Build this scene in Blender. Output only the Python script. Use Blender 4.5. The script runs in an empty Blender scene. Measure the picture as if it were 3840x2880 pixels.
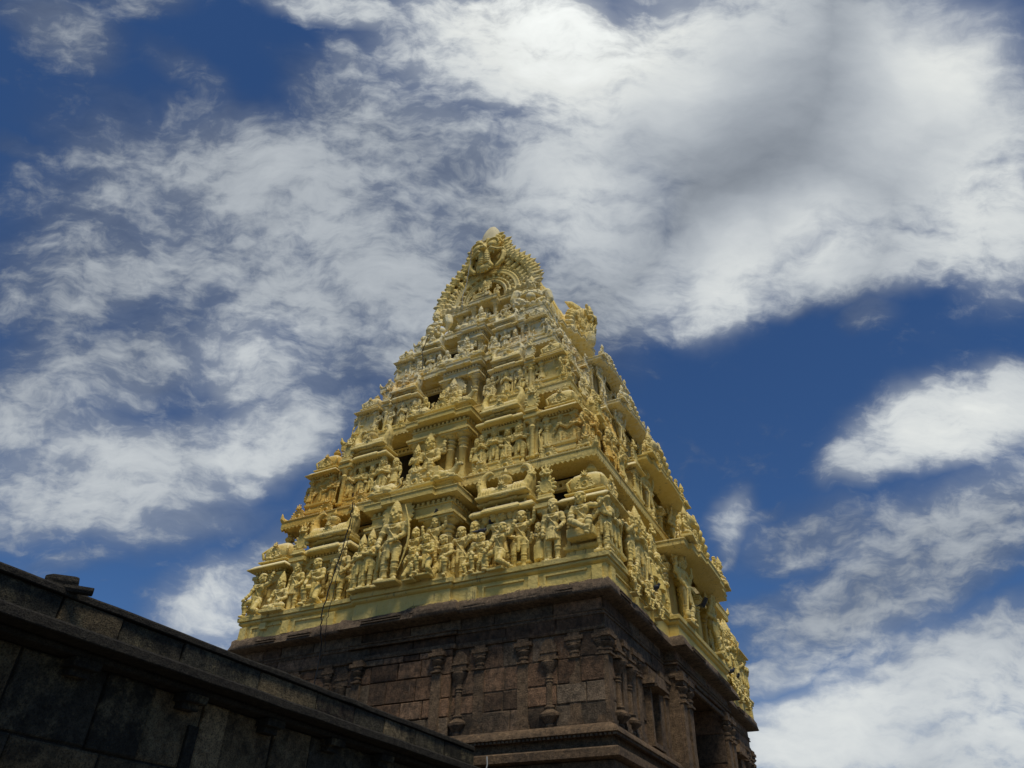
import bpy, bmesh, math, random
import numpy as np
from mathutils import Vector, Matrix, noise as mnoise

rnd = random.Random(7)
C = bpy.context.scene.collection
SC = bpy.context.scene
R = math.radians

# ------------------------------------------------------------------ camera
CAM_P = Vector((12.6718, -25.4514, 1.6)); YAW, PITCH, ROLL, FPX = R(28.2998), R(37.257), R(1.695), 2747.9
fw0 = Vector((-math.sin(YAW), math.cos(YAW), 0)); rt0 = Vector((math.cos(YAW), math.sin(YAW), 0)); UPZ = Vector((0, 0, 1))
fw = fw0 * math.cos(PITCH) + UPZ * math.sin(PITCH)
up0 = -fw0 * math.sin(PITCH) + UPZ * math.cos(PITCH)
rt = rt0 * math.cos(ROLL) + up0 * math.sin(ROLL)
up = -rt0 * math.sin(ROLL) + up0 * math.cos(ROLL)
cd = bpy.data.cameras.new("camera"); cam = bpy.data.objects.new("camera", cd); C.objects.link(cam)
cam.matrix_world = Matrix(((rt.x, up.x, -fw.x, CAM_P.x), (rt.y, up.y, -fw.y, CAM_P.y), (rt.z, up.z, -fw.z, CAM_P.z), (0, 0, 0, 1)))
cd.sensor_width = 36; cd.lens = 36 * FPX / 3840; cd.clip_end = 5000; cd.clip_start = 0.05
SC.camera = cam

# ------------------------------------------------------------------ light + exposure
SUN_EL, SUN_AZ = R(66), R(138)          # azimuth clockwise from +Y
SC.view_settings.view_transform = 'Standard'; SC.view_settings.look = 'None'
SC.view_settings.exposure = -0.2; SC.view_settings.gamma = 1
sd = bpy.data.lights.new("sun", 'SUN'); sd.energy = 3.3; sd.angle = R(18); sd.color = (1, 0.93, 0.81)
so = bpy.data.objects.new("sun", sd); C.objects.link(so)
sdir = Vector((math.sin(SUN_AZ) * math.cos(SUN_EL), math.cos(SUN_AZ) * math.cos(SUN_EL), math.sin(SUN_EL)))
so.rotation_euler = sdir.to_track_quat('Z', 'Y').to_euler(); so.location = (30, 20, 60)

# ------------------------------------------------------------------ node helpers
class NT:
    def __init__(s, tree): s.t = tree; s.n = tree.nodes; s.l = tree.links; s.n.clear()
    def node(s, typ, **kw):
        n = s.n.new(typ)
        for k, v in kw.items(): setattr(n, k, v)
        return n
    def put(s, sock, v):
        if isinstance(v, bpy.types.NodeSocket): s.l.new(v, sock)
        elif v is not None: sock.default_value = v
    def m(s, op, a, b=None, c=None, clamp=False):
        n = s.node('ShaderNodeMath', operation=op); n.use_clamp = clamp
        s.put(n.inputs[0], a); s.put(n.inputs[1], b)
        if c is not None: s.put(n.inputs[2], c)
        return n.outputs[0]
    def vm(s, op, a, b=None, out=0):
        n = s.node('ShaderNodeVectorMath', operation=op); s.put(n.inputs[0], a)
        if b is not None: s.put(n.inputs[1], b)
        return n.outputs[out]
    def noise(s, vec, scale, detail=4, rough=.55, dist=0.0, col=False):
        n = s.node('ShaderNodeTexNoise'); s.put(n.inputs['Vector'], vec)
        n.inputs['Scale'].default_value = scale; n.inputs['Detail'].default_value = detail
        n.inputs['Roughness'].default_value = rough; n.inputs['Distortion'].default_value = dist
        return n.outputs['Color' if col else 'Fac']
    def step(s, v, a, b, lo=0.0, hi=1.0):
        n = s.node('ShaderNodeMapRange', interpolation_type='SMOOTHSTEP')
        s.put(n.inputs[0], v); s.put(n.inputs[1], a); s.put(n.inputs[2], b); s.put(n.inputs[3], lo); s.put(n.inputs[4], hi)
        return n.outputs[0]
    def mix(s, f, a, b, mode='MIX'):
        n = s.node('ShaderNodeMix', data_type='RGBA', blend_type=mode)
        s.put(n.inputs[0], f)
        for sock, v in ((n.inputs[6], a), (n.inputs[7], b)):
            s.put(sock, v if isinstance(v, bpy.types.NodeSocket) else (tuple(v) + (1,))[:4])
        return n.outputs[2]

# ------------------------------------------------------------------ sky: physical sky with a layer of broken cloud
W = bpy.data.worlds.new("World"); SC.world = W; W.use_nodes = True
t = NT(W.node_tree)
sky = t.node('ShaderNodeTexSky', sky_type='NISHITA'); sky.sun_disc = False
sky.sun_elevation = SUN_EL; sky.sun_rotation = SUN_AZ; sky.air_density = 1.0; sky.dust_density = 0.0; sky.ozone_density = 4.0; sky.altitude = 900
dvec = t.node('ShaderNodeTexCoord').outputs['Generated']
# fixed axes of the cloud sheet in the world (a plane facing the north-west sky)
KF, KR, KU = tuple(fw), tuple(rt), tuple(up)
df = t.m('MAXIMUM', t.vm('DOT_PRODUCT', dvec, KF, 1), 0.12)
cx_ = t.m('DIVIDE', t.vm('DOT_PRODUCT', dvec, KR, 1), df); cy_ = t.m('DIVIDE', t.vm('DOT_PRODUCT', dvec, KU, 1), df)
cxy = t.node('ShaderNodeCombineXYZ'); t.put(cxy.inputs[0], cx_); t.put(cxy.inputs[1], cy_)
P0 = cxy.outputs[0]
w1 = t.vm('SUBTRACT', t.noise(P0, 3.2, 4, .55, col=True), (.5, .5, .5)); w2 = t.vm('SUBTRACT', t.noise(P0, 11, 3, .6, col=True), (.5, .5, .5))
PW = t.vm('ADD', P0, t.vm('ADD', t.vm('MULTIPLY', w1, (.11, .11, 0)), t.vm('MULTIPLY', w2, (.035, .035, 0))))
def SP(X, Y): return ((X * 1.736 - 1920) / FPX, (1440 - Y * 1.736) / FPX)
def blob(X, Y, rx, ry, ang=0, soft=1.0, prev=None):
    c = SP(X, Y); n = t.node('ShaderNodeMapping', vector_type='TEXTURE'); src = PW
    if prev is not None:               # chained so that only a few values are alive at once
        q = t.node('ShaderNodeVectorMath', operation='MULTIPLY_ADD'); t.put(q.inputs[0], prev); q.inputs[1].default_value = (1e-6,) * 3; t.put(q.inputs[2], PW); src = q.outputs[0]
    t.put(n.inputs[0], src)
    n.inputs['Location'].default_value = (c[0], c[1], 0); n.inputs['Rotation'].default_value = (0, 0, R(ang))
    k = 1.736 / FPX; n.inputs['Scale'].default_value = (rx * k, ry * k, 1)
    return t.step(t.vm('LENGTH', n.outputs[0], None, 1), 1.0 + .35 * soft, 1.0 - .65 * soft)
def acc(lst, mode='MAXIMUM', soft=1.2):
    o = None
    for b in lst:
        v = t.m('MULTIPLY', blob(*b[:5], soft=soft, prev=o), b[5]); o = v if o is None else t.m(mode, o, v)
    return o
cover = [  # (X, Y, rx, ry, angle, weight): where the cloud lies
 (700, 560, 680, 360, -12, .80), (260, 620, 330, 420, 20, .66), (1090, 470, 300, 210, 10, .88), (1330, 620, 260, 150, 20, .95), (900, 330, 420, 200, -20, .8), (620, 420, 480, 210, -12, .85), (330, 400, 330, 170, -30, .62), (900, 600, 480, 230, -25, .9), (560, 620, 420, 230, 30, .74), (330, 560, 270, 190, 40, .62),
 (560, 780, 180, 120, 20, .9), (250, 800, 330, 170, 10, .76), (90, 640, 160, 110, 30, .6), (250, 1030, 420, 200, 5, .95), (560, 960, 260, 130, 30, .95), (60, 900, 170, 130, 0, .85),
 (300, 1120, 330, 90, 5, .8), (470, 1290, 230, 130, 25, .72), (700, 960, 230, 200, 0, .5), (800, 700, 500, 170, -5, .7), (1330, 640, 240, 120, 10, .75), (380, 700, 420, 330, 20, .62), (560, 1200, 140, 80, 40, .65), (200, 1200, 190, 60, 15, .5), (860, 300, 330, 190, -20, .76), (760, 150, 130, 80, -40, .6), (640, 860, 300, 200, 20, .62),
 (1120, 120, 420, 200, -12, 1.0), (720, 15, 280, 60, -12, .9), (1250, 330, 300, 240, 40, .95), (1300, 560, 330, 190, 60, 1.0), (1000, 760, 400, 150, -5, .8), (1240, 680, 280, 80, -3, .9),
 (1650, 180, 520, 350, 20, 1.15), (1900, 280, 460, 350, 0, 1.15), (1600, 470, 280, 220, 30, 1.1), (1560, 610, 180, 120, 35, 1.05), (1900, 560, 400, 110, 8, 1.0), (2120, 480, 200, 190, -30, 1.0), (1880, 670, 90, 60, 0, .65), (1470, 690, 60, 60, 60, .75), (1700, 640, 120, 60, 10, .75),
 (2060, 930, 220, 120, 15, 1.1), (2160, 890, 160, 110, 20, 1.1), (1900, 1000, 120, 70, 20, .9), (1590, 1110, 90, 50, 55, .72), (1575, 1180, 60, 35, 70, .6), (1640, 1110, 110, 25, 10, .45), (2080, 1130, 330, 130, 25, .78), (1760, 1160, 230, 80, 5, .55),
 (1960, 1270, 460, 130, 22, .82), (1720, 1300, 240, 60, 12, .5), (2080, 1480, 420, 180, 10, 1.0), (1820, 1580, 350, 120, 10, 1.1), (2100, 1620, 300, 130, 0, 1.1), (1680, 1450, 180, 60, 15, .75),
 (150, 80, 170, 90, -25, .6), (420, 180, 200, 60, -30, .45), (290, 10, 160, 50, 0, .45), (60, 330, 180, 40, -10, .42), (300, 250, 200, 60, -25, .4), (1500, 1350, 300, 30, 15, .3)]
cov = acc(cover)
holes = [(1160, 275, 110, 70, 20, .38), (470, 640, 120, 40, 40, .35), (630, 730, 70, 50, 40, .4), (840, 700, 160, 40, 10, .3), (330, 880, 110, 45, 30, .35), (260, 700, 160, 40, 30, .3), (700, 560, 120, 30, -50, .2), (120, 1180, 200, 30, 10, .3), (2040, 1060, 120, 40, 10, .3), (1960, 640, 200, 60, 10, .35), (600, 1040, 90, 40, 30, .4), (520, 190, 140, 50, -35, .35), (1980, 1390, 200, 25, 25, .3)]
hol = acc(holes)
st = t.node('ShaderNodeMapping'); t.put(st.inputs[0], PW); st.inputs['Rotation'].default_value = (0, 0, R(30)); st.inputs['Scale'].default_value = (.66, 1.55, 1)
f1 = t.noise(st.outputs[0], 6, 6, .6, .0); f2 = t.noise(st.outputs[0], 21, 9, .62, .0); f3 = t.noise(P0, 3.0, 4, .55)
f4 = t.noise(t.vm('ADD', PW, t.vm('MULTIPLY', w2, (.02, .02, 0))), 46, 6, .6)
tex = t.m('ADD', t.m('ADD', t.m('MULTIPLY', t.m('SUBTRACT', f1, .5), 1.15), t.m('MULTIPLY', t.m('SUBTRACT', f2, .5), 1.2)), t.m('ADD', t.m('MULTIPLY', t.m('SUBTRACT', f3, .5), .6), t.m('MULTIPLY', t.m('SUBTRACT', f4, .5), .6)))
smoothz = t.m('MAXIMUM', t.m('MAXIMUM', blob(1700, 300, 520, 330, 20, 1.2), blob(1950, 150, 400, 300, 0, 1.2)), t.m('MULTIPLY', blob(1700, 1560, 420, 130), .5))
tex = t.m('MULTIPLY', tex, t.m('SUBTRACT', 1.0, t.m('MULTIPLY', smoothz, .78)))
dens = t.step(t.m('ADD', t.m('SUBTRACT', cov, t.m('MULTIPLY', hol, .6)), tex), .13, 1.03)
veil = t.m('MULTIPLY', t.step(t.m('ADD', t.m('SUBTRACT', cov, t.m('MULTIPLY', hol, .5)), t.m('ADD', t.m('MULTIPLY', t.m('SUBTRACT', f3, .5), .5), t.m('MULTIPLY', t.m('SUBTRACT', f1, .5), .5))), .02, .95), .58)
dens = t.m('MAXIMUM', t.m('MULTIPLY', dens, .96), veil)
dens = t.m('ADD', t.m('MULTIPLY', dens, .6), t.m('MULTIPLY', t.m('ADD', dens, veil), .25))
# away from the mapped part of the sky: plain broken cloud
far = t.step(t.vm('DOT_PRODUCT', dvec, KF, 1), .62, .45)
dens2 = t.step(t.m('ADD', t.noise(dvec, 3.0, 8, .6), 0.0), .50, .74)
dens = t.m('ADD', t.m('MULTIPLY', dens, t.m('SUBTRACT', 1.0, far)), t.m('MULTIPLY', dens2, far))
bright = acc([(1220, 40, 520, 300, -10, 1.0), (1250, 230, 220, 260, 70, .6), (1290, 430, 190, 190, 60, .6), (2060, 110, 280, 260, 20, .85), (2110, 420, 240, 300, -20, .72), (1560, 600, 240, 150, 30, .85), (1760, 520, 230, 130, 20, .7), (1600, 60, 220, 150, 0, .6), (1960, 280, 220, 200, 40, .5),
   (2080, 930, 300, 150, 15, .75), (540, 960, 220, 170, 30, .5), (560, 770, 200, 140, 30, .42), (480, 1310, 190, 150, 30, .55), (250, 1020, 420, 200, 0, .36), (1820, 1580, 420, 180, 10, .75), (2120, 1560, 300, 200, 0, .7), (1580, 1110, 90, 80, 40, .35), (720, 20, 300, 100, -10, .45), (760, 520, 500, 300, -20, .16)], soft=1.5)
grey = acc([(1600, 330, 480, 190, 42, .9), (1470, 500, 260, 170, 50, .8), (1830, 60, 280, 110, 40, .7), (1860, 430, 220, 120, 20, .4), (1400, 330, 190, 90, 75, .5), (2000, 1590, 240, 90, 15, .45)], soft=1.5)
lum = t.m('ADD', t.m('ADD', .275, t.m('MULTIPLY', bright, t.m('ADD', .32, t.m('MULTIPLY', f3, .36)))), t.m('MULTIPLY', t.m('ADD', t.m('MULTIPLY', t.m('SUBTRACT', f1, .5), .22), t.m('MULTIPLY', t.m('SUBTRACT', f2, .5), .30)), t.m('SUBTRACT', 1.0, t.m('MULTIPLY', smoothz, .6))))
lum = t.m('ADD', lum, t.m('MULTIPLY', t.m('SUBTRACT', dens, .62), .26))
lum = t.m('SUBTRACT', lum, t.m('MULTIPLY', grey, .15))
sg = t.m('POWER', t.m('MAXIMUM', t.vm('DOT_PRODUCT', dvec, tuple(sdir), 1), 0.0), 6.0)
lum = t.m('ADD', lum, t.m('MULTIPLY', sg, .25))          # cloud lit through by the sun behind it
ccol = t.mix(t.m('MULTIPLY', t.m('SUBTRACT', lum, .2), 1.7, clamp=True), (.85, .97, 1.14), (1.0, 1.03, 1.0))
KS = 11.5
cmul = t.node('ShaderNodeVectorMath', operation='SCALE'); t.put(cmul.inputs[0], ccol); t.put(cmul.inputs['Scale'], t.m('MULTIPLY', t.m('MAXIMUM', lum, .12), KS))
skyc = t.mix(1.0, sky.outputs[0], (.45, .66, .88), 'MULTIPLY')
final = t.mix(dens, skyc, cmul.outputs[0])
bg = t.node('ShaderNodeBackground'); t.put(bg.inputs[0], final); bg.inputs[1].default_value = 0.10
wo = t.node('ShaderNodeOutputWorld'); t.l.new(bg.outputs[0], wo.inputs[0])
W.cycles.sampling_method = 'MANUAL'; W.cycles.sample_map_resolution = 512

# ------------------------------------------------------------------ materials
def new_mat(name):
    m = bpy.data.materials.new(name); m.use_nodes = True; t = NT(m.node_tree)
    b = t.node('ShaderNodeBsdfPrincipled'); o = t.node('ShaderNodeOutputMaterial'); t.l.new(b.outputs[0], o.inputs[0])
    b.inputs['Specular IOR Level'].default_value = .25
    return m, t, b
def bump(t, b, h, strength, dist=.02):
    n = t.node('ShaderNodeBump'); n.inputs['Strength'].default_value = strength; n.inputs['Distance'].default_value = dist
    t.put(n.inputs['Height'], h); t.l.new(n.outputs[0], b.inputs['Normal'])
def sphere_mask(t, pos, c, r, nz):
    d = t.vm('LENGTH', t.vm('SUBTRACT', pos, c), None, 1)
    return t.step(t.m('ADD', d, t.m('MULTIPLY', t.m('SUBTRACT', nz, .5), r * 2.2)), r * 1.25, r * .35)
def mat_plaster():
    m, t, b = new_mat("yellow_painted_plaster")
    g = t.node('ShaderNodeNewGeometry'); pos = g.outputs['Position']
    sep = t.node('ShaderNodeSeparateXYZ'); t.l.new(pos, sep.inputs[0])
    nsep = t.node('ShaderNodeSeparateXYZ'); t.l.new(g.outputs['Normal'], nsep.inputs[0])
    n1 = t.noise(pos, .7, 5, .6); n2 = t.noise(pos, 4.5, 5, .65); n3 = t.noise(pos, 26, 4, .7)
    col = t.mix(t.step(n1, .3, .7), (.71, .53, .14), (.75, .585, .21))
    col = t.mix(t.m('MULTIPLY', t.step(n2, .45, .75), .5), col, (.63, .44, .09))
    # old ochre undercoat showing in places
    mk = None
    for c, r in (((-4.9, -7.5, 13.9), 1.75), ((-3.4, -7.4, 13.7), 1.0), ((5.6, -6.9, 14.6), .95), ((6.1, -5.6, 14.4), 1.0), ((2.5, -5.6, 20.6), .75), ((-3.0, -6.6, 20.0), 1.2), ((3.6, -3.2, 21.3), 1.0), ((5.4, -4.6, 16.6), 1.1), ((-4.6, -7, 16.3), .8), ((6.6, -6.4, 12.4), .6)):
        v = sphere_mask(t, pos, c, r, n2); mk = v if mk is None else t.m('MAXIMUM', mk, v)
    col = t.mix(t.m('MULTIPLY', mk, .75), col, (.66, .37, .045))
    old = t.m('MULTIPLY', t.step(t.noise(t.vm('ADD', pos, (3, 9, 4)), 1.0, 6, .7), .58, .68), .45); col = t.mix(old, col, (.62, .40, .08))
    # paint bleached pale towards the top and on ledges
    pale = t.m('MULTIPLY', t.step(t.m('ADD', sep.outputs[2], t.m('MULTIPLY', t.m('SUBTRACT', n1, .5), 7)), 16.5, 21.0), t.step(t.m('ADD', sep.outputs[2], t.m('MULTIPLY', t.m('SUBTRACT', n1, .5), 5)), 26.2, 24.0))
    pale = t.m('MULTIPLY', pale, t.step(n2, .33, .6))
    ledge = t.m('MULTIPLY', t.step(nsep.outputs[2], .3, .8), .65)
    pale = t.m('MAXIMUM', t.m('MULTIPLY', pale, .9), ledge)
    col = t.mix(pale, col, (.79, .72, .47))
    # black mould spots and drips
    sm = t.node('ShaderNodeMapping'); t.l.new(pos, sm.inputs[0]); sm.inputs['Scale'].default_value = (9, 9, 1.6)
    drip = t.m('MULTIPLY', t.step(t.noise(sm.outputs[0], 1, 4, .6), .57, .69), t.step(n1, .43, .58))
    spots = t.m('MULTIPLY', t.step(n3, .57, .67), t.step(n2, .44, .58))
    d = t.m('MAXIMUM', t.m('MULTIPLY', drip, .75), t.m('MULTIPLY', spots, t.step(nsep.outputs[2], -.1, .5)))
    col = t.mix(t.m('MULTIPLY', d, .8), col, (.05, .045, .035))
    t.put(b.inputs['Base Color'], col); b.inputs['Roughness'].default_value = .75
    vor = t.node('ShaderNodeTexVoronoi'); t.put(vor.inputs['Vector'], t.vm('ADD', pos, t.vm('MULTIPLY', t.noise(pos, 9, 3, .6, col=True), (.12, .12, .12)))); vor.inputs['Scale'].default_value = 10
    bump(t, b, t.m('ADD', t.m('ADD', t.m('MULTIPLY', n3, .6), t.m('MULTIPLY', t.noise(pos, 60, 3, .6), .7)), t.m('MULTIPLY', vor.outputs['Distance'], .9)), .5, .03)
    return m
def mat_stone(name, base, alt, dark, light, tint=True, lightamt=.5, redpatch=None, darkamt=1.0, patch=None, paint=False):
    m, t, b = new_mat(name)
    g = t.node('ShaderNodeNewGeometry'); pos = g.outputs['Position']
    n1 = t.noise(pos, .8, 5, .6); n2 = t.noise(pos, 5, 6, .65); n3 = t.noise(pos, 22, 5, .7)
    if tint:
        a = t.node('ShaderNodeAttribute', attribute_name='tint'); asep = t.node('ShaderNodeSeparateColor'); t.l.new(a.outputs['Color'], asep.inputs[0])
        r1, r2, r3 = asep.outputs
    else: r1, r2, r3 = n1, n2, n2
    col = t.mix(t.step(r1, .25, .95), base, alt)
    if redpatch: col = t.mix(t.step(r3, .86, .98), col, redpatch)
    col = t.mix(t.m('MULTIPLY', t.step(t.m('ADD', t.m('MULTIPLY', n1, .6), t.m('MULTIPLY', n2, .55)), .5, .78), .85 * darkamt), col, dark)
    nm = t.noise(pos, 8, 8, .75); ng = t.noise(pos, 38, 4, .7)
    val = t.m('MULTIPLY', t.m('ADD', .55, t.m('MULTIPLY', r2, .9)), t.m('ADD', t.step(nm, .28, .72, .45, 1.6), t.m('MULTIPLY', t.m('SUBTRACT', ng, .5), 1.3))); v = t.node('ShaderNodeVectorMath', operation='SCALE'); t.put(v.inputs[0], col); t.put(v.inputs['Scale'], val); col = v.outputs[0]
    sm = t.node('ShaderNodeMapping'); t.l.new(pos, sm.inputs[0]); sm.inputs['Scale'].default_value = (14, 14, 1.3)
    streak = t.m('MULTIPLY', t.step(t.noise(sm.outputs[0], 1, 5, .65), .64, .76), t.step(t.noise(pos, 1.7, 3, .5), .45, .65))
    lich = t.m('MULTIPLY', t.step(n3, .6, .74), t.step(n2, .5, .68))
    col = t.mix(t.m('MULTIPLY', t.m('MAXIMUM', streak, lich), lightamt), col, light)
    if patch:
        pm = t.m('MULTIPLY', t.step(t.noise(pos, 1.6, 7, .68), .48, .62), t.step(t.noise(pos, 14, 5, .7), .3, .6)); col = t.mix(t.m('MULTIPLY', pm, .75), col, patch)
        bk = t.m('MULTIPLY', t.step(t.noise(t.vm('ADD', pos, (7, 3, 1)), 1.1, 6, .65),   .55, .66), .75); col = t.mix(bk, col, dark)
    if paint:                          # drips of yellow paint that ran over the upper edge
        zs = t.node('ShaderNodeSeparateXYZ'); t.l.new(pos, zs.inputs[0]); pn = t.m('ADD', t.m('MULTIPLY', t.m('SUBTRACT', n2, .5), .22), t.m('MULTIPLY', t.m('SUBTRACT', t.noise(sm.outputs[0], 1.2, 4, .7), .5), .4))
        col = t.mix(t.step(t.m('ADD', zs.outputs[2], pn), 9.15, 9.19), col, (.62, .47, .14))
    pit = t.step(t.noise(pos, 45, 3, .6), .38, .5)
    col = t.mix(t.m('MULTIPLY', t.m('SUBTRACT', 1.0, pit), .6), col, dark)
    t.put(b.inputs['Base Color'], col); b.inputs['Roughness'].default_value = .9
    bump(t, b, t.m('ADD', t.m('ADD', t.m('MULTIPLY', n2, .8), n3), t.m('MULTIPLY', ng, .8)), 1.0, .06)
    return m
def mat_plain(name, c, rough=.6, metal=0, noise_s=None):
    m, t, b = new_mat(name); b.inputs['Roughness'].default_value = rough; b.inputs['Metallic'].default_value = metal
    if noise_s:
        g = t.node('ShaderNodeNewGeometry'); n = t.noise(g.outputs['Position'], noise_s, 4, .6)
        t.put(b.inputs['Base Color'], t.mix(n, tuple(x * .7 for x in c), tuple(min(1, x * 1.3) for x in c)))
    else: b.inputs['Base Color'].default_value = tuple(c) + (1,)
    return m
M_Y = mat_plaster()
M_ST = mat_stone("brown_granite_blocks", (.25, .142, .074), (.19, .136, .082), (.045, .036, .024), (.46, .38, .27), lightamt=.7)
M_STG = mat_stone("grey_brown_carved_granite", (.22, .143, .076), (.23, .142, .075), (.042, .035, .024), (.42, .35, .25), tint=False, lightamt=.5)
M_STC = mat_stone("rough_granite_cornice", (.21, .150, .092), (.22, .145, .085), (.045, .037, .027), (.44, .37, .27), tint=False, lightamt=.65, paint=True)
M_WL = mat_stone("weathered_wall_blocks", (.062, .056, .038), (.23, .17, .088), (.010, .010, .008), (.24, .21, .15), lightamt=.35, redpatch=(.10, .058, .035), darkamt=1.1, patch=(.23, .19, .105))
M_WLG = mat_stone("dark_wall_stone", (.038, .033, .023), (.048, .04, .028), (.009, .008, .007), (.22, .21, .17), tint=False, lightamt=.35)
M_DARK = mat_plain("shade_darkened_plaster", (.09, .07, .042), .9, noise_s=3)  # dark colour stands in for the deep shade inside the recesses
M_PALE = mat_plain("pale_cement_plaster", (.66, .57, .34), .85, noise_s=4)
M_BIRD = mat_plain("dark_grey_feathers", (.03, .032, .038), .5, noise_s=40)
M_CAB = mat_plain("black_cable_rubber", (.02, .02, .02), .5)
M_CABW = mat_plain("pale_cable_sleeve", (.42, .42, .38), .5)
M_LAMP = mat_plain("black_lamp_metal", (.03, .03, .032), .4)
M_GLASS = mat_plain("lamp_glass", (.35, .38, .4), .15)
M_CLOTH = mat_plain("yellow_cloth", (.7, .62, .12), .8)
M_GROUND = mat_plain("stone_court_paving", (.11, .10, .085), .9, noise_s=1.3)

# ------------------------------------------------------------------ mesh kit
class MB:
    def __init__(s): s.v = []; s.f = []; s.c = []
    def add(s, V, F, tint=None):
        o = len(s.v); s.v += [tuple(p) for p in V]; s.f += [tuple(i + o for i in f) for f in F]; s.c += [tint] * len(F)
        return s
    def merge(s, o, M=None):
        V = [tuple(M @ Vector(p)) for p in o.v] if M else o.v
        n = len(s.v); s.v += V; s.f += [tuple(i + n for i in f) for f in o.f]; s.c += o.c
        return s
    def box(s, c, d, rot=None, tint=None, taper=1.0):
        x, y, z = d[0] / 2, d[1] / 2, d[2] / 2
        V = [Vector(p) for p in ((-x, -y, -z), (x, -y, -z), (x, y, -z), (-x, y, -z), (-x * taper, -y * taper, z), (x * taper, -y * taper, z), (x * taper, y * taper, z), (-x * taper, y * taper, z))]
        if rot: 
            from mathutils import Euler
            q = Euler(rot).to_matrix(); V = [q @ p for p in V]
        c = Vector(c); V = [p + c for p in V]
        return s.add(V, ((0, 3, 2, 1), (4, 5, 6, 7), (0, 1, 5, 4), (1, 2, 6, 5), (2, 3, 7, 6), (3, 0, 4, 7)), tint)
    def b(s, x0, x1, y0, y1, z0, z1, tint=None): return s.box(((x0 + x1) / 2, (y0 + y1) / 2, (z0 + z1) / 2), (x1 - x0, y1 - y0, z1 - z0), None, tint)
    def prism(s, poly, y0, y1):            # outline in x,z, thickness along y
        n = len(poly); V = [(x, y0, z) for x, z in poly] + [(x, y1, z) for x, z in poly]
        F = [tuple(range(n)), tuple(range(2 * n - 1, n - 1, -1))] + [(i, i + n, (i + 1) % n + n, (i + 1) % n) for i in range(n)]
        return s.add(V, F)
    def lathe(s, prof, c=(0, 0, 0), n=12, sup=0, rot=0):
        V, F = [], []
        for r, z in prof:
            for k in range(n):
                a = 2 * math.pi * k / n + rot; ca, sa = math.cos(a), math.sin(a); q = r
                if sup: q = r / (abs(ca) ** sup + abs(sa) ** sup) ** (1 / sup)
                V.append((c[0] + q * ca, c[1] + q * sa, c[2] + z))
        for i in range(len(prof) - 1):
            for k in range(n): F.append((i * n + k, i * n + (k + 1) % n, (i + 1) * n + (k + 1) % n, (i + 1) * n + k))
        F.append(tuple(range(n - 1, -1, -1))); F.append(tuple(range((len(prof) - 1) * n, len(prof) * n)))
        return s.add(V, F)
    def cap(s, p0, p1, r0, r1=None, n=9):
        p0, p1 = Vector(p0), Vector(p1); r1 = r0 if r1 is None else r1
        d = p1 - p0; L = d.length
        if L < 1e-6: d = Vector((0, 0, 1))
        d.normalize(); a = d.orthogonal().normalized(); b = d.cross(a)
        rings = [(p0 - d * r0 * .97, r0 * .2), (p0 - d * r0 * .65, r0 * .75), (p0, r0), (p1, r1), (p1 + d * r1 * .65, r1 * .75), (p1 + d * r1 * .97, r1 * .2)]
        V, F = [], []
        for c, r in rings:
            for k in range(n): t_ = 2 * math.pi * k / n; V.append(c + a * (r * math.cos(t_)) + b * (r * math.sin(t_)))
        for i in range(5):
            for k in range(n): F.append((i * n + k, i * n + (k + 1) % n, (i + 1) * n + (k + 1) % n, (i + 1) * n + k))
        F.append(tuple(range(n - 1, -1, -1))); F.append(tuple(range(5 * n, 6 * n)))
        return s.add(V, F)
    def chain(s, pts, radii, n=9):
        for i in range(len(pts) - 1): s.cap(pts[i], pts[i + 1], radii[i], radii[i + 1], n)
        return s
    def tube(s, pts, r, n=6):
        pts = [Vector(p) for p in pts]; V, F = [], []
        for i, p in enumerate(pts):
            d = (pts[min(i + 1, len(pts) - 1)] - pts[max(i - 1, 0)]).normalized(); a = d.orthogonal().normalized()
            a = (Vector((0.3, .9, .1)) - d * d.dot(Vector((0.3, .9, .1)))).normalized(); b = d.cross(a)
            for k in range(n): q = 2 * math.pi * k / n; V.append(p + a * r * math.cos(q) + b * r * math.sin(q))
        for i in range(len(pts) - 1):
            for k in range(n): F.append((i * n + k, i * n + (k + 1) % n, (i + 1) * n + (k + 1) % n, (i + 1) * n + k))
        F.append(tuple(range(n - 1, -1, -1))); F.append(tuple(range((len(pts) - 1) * n, len(pts) * n)))
        return s.add(V, F)
    def ell(s, c, r, rot=None, n=12, m=8):
        if isinstance(r, (int, float)): r = (r, r, r)
        q = None
        if rot:
            from mathutils import Euler
            q = Euler(rot).to_matrix()
        V, F = [], []; c = Vector(c)
        for i in range(1, m):
            th = math.pi * i / m
            for k in range(n):
                ph = 2 * math.pi * k / n; p = Vector((r[0] * math.sin(th) * math.cos(ph), r[1] * math.sin(th) * math.sin(ph), r[2] * math.cos(th)))
                V.append((q @ p if q else p) + c)
        for sg in (1, -1): p = Vector((0, 0, r[2] * sg)); V.append((q @ p if q else p) + c)
        T, B = len(V) - 2, len(V) - 1
        for i in range(m - 2):
            for k in range(n): F.append((i * n + k, (i + 1) * n + k, (i + 1) * n + (k + 1) % n, i * n + (k + 1) % n))
        for k in range(n): F.append((T, k, (k + 1) % n)); F.append((B, (m - 2) * n + (k + 1) % n, (m - 2) * n + k))
        return s.add(V, F)
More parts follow.
